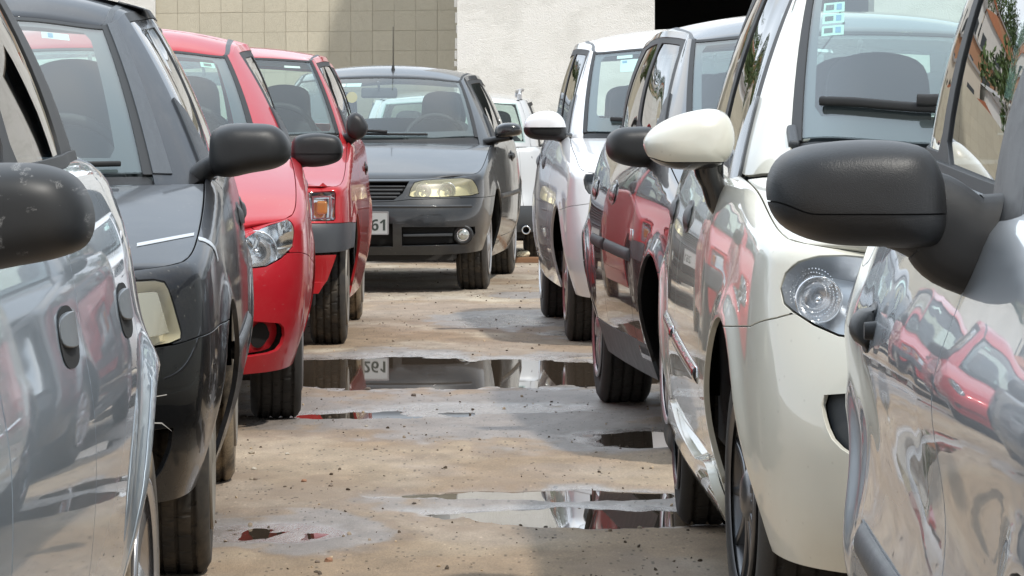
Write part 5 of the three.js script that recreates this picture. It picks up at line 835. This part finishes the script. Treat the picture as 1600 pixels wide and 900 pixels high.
// cream white hatchback
CARS.R2 = buildCar({
  wb: 2.49, rw: 0.298, tw: 0.19, hw: 0.838, nose: 0.80, tail: -3.05, fine: true, paint: paint([0.60, 0.585, 0.51], 0.1, 0.04, { ccr: 0.03 }), doors: 4, rim: 'ten', rr: 0.20, ra: 0.36, bottom: 0.197, sill: 0.29, flare: 0.014, railMat: rubber, tyreFront: tyreClean, tyreRear: tyreClean, glassS: glassDark,
  top: [[-3.1, 1.01], [-1.6, 0.97], [-0.8, 0.945], [-0.4, 0.93], [0, 0.902], [0.25, 0.868], [0.45, 0.838], [0.65, 0.806], [0.78, 0.79]],
  front: [[0.1, 0.12], [0.2, 0.06], [0.26, 0.03], [0.36, 0.008], [0.46, 0.0], [0.56, 0.012], [0.66, 0.045], [0.74, 0.09], [0.84, 0.16], [0.95, 0.26]],
  ws: { yb: 1.0, zb: -0.2, xe: 0.635, ye: 1.01, ze: -0.45, yt: 1.42, zt: -1.05, xt: 0.535, yte: 1.40, zte: -1.16 }, roof: { x: 0.55, y: 1.44 }, rb: { x: 0.58, y: 1.02, z: -2.9, xt: 0.54, yt: 1.40, zt: -2.6 }, crown: 0.05, fritX: 1.84, fritBot: 0.12,
  bt: [[0, 0.66], [0.60, 0.648], [0.66, 0.668], [0.70, 0.698], [0.75, 0.682], [0.79, 0.66]], btEnd: 0.645, noseX: 0.64, hoodX: 0.58, hoodY: 0.78, zh: -0.42, steer: 4,
  hl: { poly: [[0.42, 0.645], [0.42, 0.8], [0.62, 0.808], [0.67, 0.803], [0.708, 0.79], [0.732, 0.768], [0.742, 0.74], [0.736, 0.71], [0.72, 0.695], [0.684, 0.672], [0.641, 0.654], [0.57, 0.645]], lens: lensClear, back: reflectorSatin, deep: 0.06, rim: reflectorSatin, bowls: [[0.685, 0.728, 0.042, 0.02, chrome], [0.54, 0.725, 0.055, 0.02]] },
  cuts: [smoothLoop([[0.45, 0.552], [0.55, 0.556], [0.64, 0.553], [0.667, 0.545], [0.672, 0.525], [0.664, 0.484], [0.65, 0.457], [0.61, 0.43], [0.53, 0.422], [0.45, 0.425]], 30)], recess: 0.022, recessMat: greyPlastic,
  handle: { type: 'bar', y: flat(0.83), mat: plastic, w: 0.09, h: 0.022 },
  side_moulding: [[-0.66, -1.54, 0.50, 0.54, 0.017, chrome, 0.008], [-1.60, -2.06, 0.542, 0.56, 0.017, chrome, 0.008]],
  mirror: { outline: [[0.954, 1.012], [0.939, 1.035], [0.90, 1.06], [0.845, 1.077], [0.803, 1.081], [0.776, 1.07], [0.76, 1.04], [0.758, 1.005], [0.769, 0.974], [0.79, 0.957], [0.845, 0.949], [0.90, 0.954], [0.935, 0.97], [0.951, 0.991]], z: -0.6, df: 0.10, pw: 2.8, split: (x) => 0.966 + 0.012 * sstep(0.90, 0.955, x), cap: null, mat: blackGloss, step: 0.006, armMat: blackGloss, stalk: [[0.812, 0.985, -0.6, 0.034, 0.04], [0.812, 0.95, -0.605, 0.032, 0.038], [0.802, 0.915, -0.61, 0.026, 0.036], [0.79, 0.88, -0.62, 0.027, 0.036], [0.775, 0.838, -0.64, 0.014, 0.03]], sail: [[2.95, -0.02], [3.3, -0.02], [3.08, 0.28], [2.97, 0.32]] },
  after(car, g, S) {
    for (const [a, b] of [[0.70, 0.765], [0.63, 0.69], [0.555, 0.615]]) { sticker(car, 'sticker', -1.81, -1.60, a, b, stickGreen); sticker(car, 'sticker_print', -1.785, -1.70, a + 0.015, b - 0.015, ink, -0.0028); sticker(car, 'sticker_print', -1.675, -1.625, a + 0.012, b - 0.012, inkBlue, -0.0028); }
    for (const sd of [1, -1]) { const c = car.surf(car.sX(0.685, 0.728), 0.728), L = []; for (let k = 0; k < 4; k++) for (let i = 0; i < 44; i++) { const a = i / 44 * 2 * Math.PI + k * 0.07, r = 0.027 + k * 0.0075; L.push(new THREE.OctahedronGeometry(0.0017).translate(sd * (c[0] - 0.006) + Math.cos(a) * r * 0.85, 0.728 + Math.sin(a) * r, c[2] - 0.022 + sd * Math.cos(a) * r * -0.55)); } mesh('lamp_bead_pattern', L, reflector, g); }
    wiper(car, [[-1.76, 0.165, -0.35, 0.13, 1.5], [0.3, 0.12, 1.4, 0.05, 1.6]]);
    for (const sd of [1, -1]) { const w = car.G(2.05 * sd, 0.06); mesh('cowl_corner', new RoundedBoxGeometry(0.024, 0.06, 0.08, 2, 0.008).rotateX(0.5).translate(w[0] + sd * 0.002, w[1] - 0.03, w[2] + 0.015), greyPlastic, g); }
    const f = (s, v) => car.surf(s, v); for (const sd of [1, -1]) mesh('side_skirt', patch(smoothLoop(car.path([{ z: -0.42, y: 0.205 }, { z: -0.9, y: 0.205 }, { z: -1.5, y: 0.215 }, { z: -1.95, y: 0.24 }, { z: -2.06, y: 0.30 }, { z: -2.03, y: 0.35 }, { z: -1.9, y: 0.36 }, { z: -1.5, y: 0.33 }, { z: -0.9, y: 0.31 }, { z: -0.42, y: 0.30 }]), 90).map(([s, v]) => [s * sd, v]), f, { du: 0.02, dv: 0.01, off: (s, v) => 0.008 + 0.014 * Math.sin(clamp((v - 0.19) / 0.18, 0, 1) * Math.PI), flange: 0.02, gap: 0 }), S.paint, g);
  },
});
place(CARS.R2, 'hatchback', 'cream white hatchback with a cream capped mirror and chrome strips on its doors', 8.68, 1.245, -0.7);

// dark brown hatchback with black mirror
CARS.R3 = buildCar({
  wb: 2.43, rw: 0.285, tw: 0.185, hw: 0.81, nose: 0.78, tail: -3.05, paint: paint([0.022, 0.019, 0.020], 0.3, 0.05, { ccr: 0.03 }), doors: 4, zB: -1.55, rim: 'seven', rimMat: alloy, ra: 0.345, bottom: 0.22, sill: 0.27, sillMat: greyPlastic, tyreRear: tyreClean, flare: 0.02, roofMat: paint([0.04, 0.04, 0.043], 0.3, 0.06), pillar: paint([0.02, 0.02, 0.022], 0.3, 0.04), glassS: glassDark, mouldMat: greyPlastic,  // roof colour lightened to hold its reflected sky
  top: [[-3.1, 1.02], [-1.2, 1.0], [-0.6, 0.97], [-0.35, 0.93], [0, 0.87], [0.4, 0.79], [0.70, 0.73]],
  ws: { yb: 0.955, zb: -0.22, xe: 0.635, ye: 0.96, ze: -0.42, yt: 1.345, zt: -1.0, xt: 0.545, yte: 1.32, zte: -1.1 }, roof: { x: 0.562, y: 1.355 }, rb: { x: 0.58, y: 1.02, z: -2.85, xt: 0.54, yt: 1.32, zt: -2.6 }, crown: 0.045, ditch: 0.84, fritX: 1.8,
  bt: [[0, 0.58], [0.5, 0.58], [0.72, 0.59]], btEnd: 0.58, hl: { poly: [[0.45, 0.60], [0.70, 0.60], [0.72, 0.68], [0.68, 0.72], [0.45, 0.70]], lens: lensClear, back: reflector, bowls: [[0.58, 0.65, 0.045, 0.02]] },
  handle: { type: 'bar', y: flat(0.80), mat: blackGloss, w: 0.085, h: 0.026 }, side_moulding: [[-0.66, -1.52, 0.605, 0.615, 0.02, rubber], [-1.58, -2.1, 0.615, 0.62, 0.02, rubber]],
  mirror: { outline: [[0.893, 0.961], [0.886, 0.998], [0.86, 1.02], [0.805, 1.028], [0.75, 1.026], [0.72, 1.01], [0.712, 0.961], [0.72, 0.915], [0.76, 0.897], [0.836, 0.904], [0.88, 0.926]], z: -0.56, df: 0.09, mat: plastic, stalk: [[0.78, 0.95, -0.56, 0.035, 0.05], [0.73, 0.94, -0.57, 0.035, 0.045], [0.67, 0.93, -0.6, 0.04, 0.05]], sail: [[2.95, -0.02], [3.35, -0.02], [3.1, 0.34], [2.97, 0.42]] },
  after(car, g) { const p = car.roofF(-0.05, 0.1); mesh('antenna', sweep([[p[0], p[1], p[2], 0.004, 0.004], [p[0] - 0.04, p[1] + 0.15, p[2] - 0.06, 0.003, 0.003], [p[0] - 0.08, p[1] + 0.34, p[2] - 0.12, 0.002, 0.002]], 10, 8), rubber, g); sticker(car, 'sticker', -1.25, -1.0, 0.80, 0.87, stickYellow);
    const f = (s, v) => car.surf(s, v); for (const sd of [1, -1]) { for (const dz of [0, 0.05]) { const s = car.sZ(-0.62 - dz); mesh('side_badge', patch([[s - 0.018, 0.655], [s + 0.018, 0.655], [s + 0.018, 0.69], [s - 0.018, 0.69]].map(([a, b]) => [a * sd, b]), f, { du: 0.02, dv: 0.02, off: 0.003, flange: 0.003, gap: 0 }), chrome, g); } } },
});
place(CARS.R3, 'hatchback', 'dark brown hatchback with a black mirror, roof greyed for sky reflection and black door mouldings', 13.5, 1.235, -3.9);

// white hatchback farther back
CARS.R4 = buildCar({
  wb: 2.44, rw: 0.288, tw: 0.18, hw: 0.845, nose: 0.78, tail: -3.0, paint: paint([0.70, 0.70, 0.71], 0.15, 0.03), doors: 4, rim: 'seven', rimMat: alloy, ra: 0.35, bottom: 0.215, sill: 0.30, glassS: glassDark, tyreFront: tyreClean, tyreRear: tyreClean,
  top: [[-3.1, 1.01], [-1.4, 0.99], [-0.6, 0.97], [-0.35, 0.945], [0, 0.90], [0.3, 0.855], [0.5, 0.805], [0.70, 0.76]],
  ws: { yb: 0.975, zb: -0.22, xe: 0.67, ye: 0.98, ze: -0.44, yt: 1.40, zt: -1.0, xt: 0.585, yte: 1.375, zte: -1.1 }, roof: { x: 0.605, y: 1.42 }, rb: { x: 0.58, y: 1.02, z: -2.85, xt: 0.54, yt: 1.38, zt: -2.6 }, crown: 0.055, ditch: 0.88, mouldMat: greyPlastic, fritX: 1.76, fritBot: 0.16,
  bt: [[0, 0.64], [0.5, 0.64], [0.70, 0.66], [0.76, 0.65]], btEnd: 0.62, noseX: 0.60, hoodY: 0.74,
  hl: { poly: [[0.45, 0.69], [0.45, 0.79], [0.66, 0.81], [0.715, 0.80], [0.728, 0.77], [0.722, 0.73], [0.705, 0.705], [0.60, 0.69]], lens: lensClear, back: hubGrey, bowls: [[0.60, 0.745, 0.05, 0.02]] },
  handle: { type: 'bar', y: flat(0.83), mat: greyPlastic, w: 0.08, h: 0.022 },
  mirror: { outline: [[0.959, 1.011], [0.944, 1.048], [0.901, 1.076], [0.839, 1.085], [0.792, 1.073], [0.765, 1.042], [0.752, 0.99], [0.758, 0.952], [0.854, 0.943], [0.931, 0.955], [0.956, 0.98]], z: -0.55, df: 0.09, split: (x) => 1.005, cap: null, mat: plastic, step: 0.008, stalk: [[0.83, 0.965, -0.55, 0.02, 0.05], [0.76, 0.955, -0.56, 0.025, 0.05], [0.69, 0.945, -0.58, 0.03, 0.05]], sail: [[2.95, -0.02], [3.35, -0.02], [3.1, 0.34], [2.97, 0.42]] },
  after(car) { sticker(car, 'sticker', -1.45, -1.18, 0.885, 0.93, stickPale); sticker(car, 'sticker', -1.38, -1.0, 0.70, 0.865, stickPale); sticker(car, 'sticker_print', -1.35, -1.27, 0.815, 0.85, inkBlue, -0.0028); wiper(car, [[-1.5, 0.12, -0.3, 0.10, 1.6]]); },
});
place(CARS.R4, 'hatchback', 'white hatchback with a white and black mirror, parked behind the dark brown one', 20.19, 1.035, -2.2);

// silver estate seen from behind
CARS.S = buildCar({
  wb: 2.46, rw: 0.285, tw: 0.175, hw: 0.825, nose: 0.78, tail: -3.2, paint: paint([0.56, 0.57, 0.58], 0.35, 0.03), doors: 4, zC: -2.5, zD: -2.9, rim: 'seven', ra: 0.335, bottom: 0.2, rearBumperMat: greyPlastic, rearBumperY: 0.46,
  top: [[-3.3, 0.93], [-1.4, 0.93], [-0.6, 0.915], [-0.35, 0.89], [0, 0.83], [0.4, 0.76], [0.7, 0.7]],
  ws: { yb: 0.91, zb: -0.22, xe: 0.64, ye: 0.92, ze: -0.44, yt: 1.30, zt: -1.05, xt: 0.53, yte: 1.28, zte: -1.15 }, roof: { x: 0.60, y: 1.315 }, rb: { x: 0.64, y: 0.93, z: -3.12, xt: 0.55, yt: 1.295, zt: -2.9 }, crown: 0.035,
  bt: [[0, 0.56], [0.5, 0.56], [0.72, 0.57]], btEnd: 0.56,
  tail_light: { poly: [[0.80, 0.62], [0.72, 0.62], [0.70, 0.86], [0.76, 0.87]] },
  handle: { type: 'bar', y: flat(0.80), mat: plastic, w: 0.08, h: 0.022 },
  after(car, g) {
    for (const sd of [1, -1]) { const P = [0.14, 0.2, 0.35, 0.5, 0.65, 0.8, 0.9].map((w, i) => { const p = car.roofF(0.86 * sd, w); return [p[0], p[1] + (i === 0 || i === 6 ? 0.012 : 0.055), p[2], 0.013, 0.013]; }); mesh('roof_bar', sweep(P, 40, 10), alloy, g); const q = car.roofF(0.86 * sd, 0.88); mesh('roof_bar_foot', box(0.035, 0.055, 0.12, q[0], q[1] + 0.02, q[2], 0.01), alloy, g); }
    mesh('exhaust_pipe', new THREE.TorusGeometry(0.03, 0.006, 10, 24).translate(-0.60, 0.27, -3.16), chrome, g); mesh('exhaust_pipe', new THREE.CylinderGeometry(0.032, 0.032, 0.2, 20, 1, true).rotateX(Math.PI / 2).translate(-0.60, 0.27, -3.06), cavity, g);
    mesh('tailgate_line', box(1.1, 0.006, 0.01, 0, 0.70, -3.165), rubber, g);
  },
});
{ const o = place(CARS.S, 'estate_car', 'silver estate car seen from behind with roof bars, beyond the dark hatchback', 33.4, -0.44, 180); o.scale.setScalar(0.9); }

renderer.render(scene, camera);
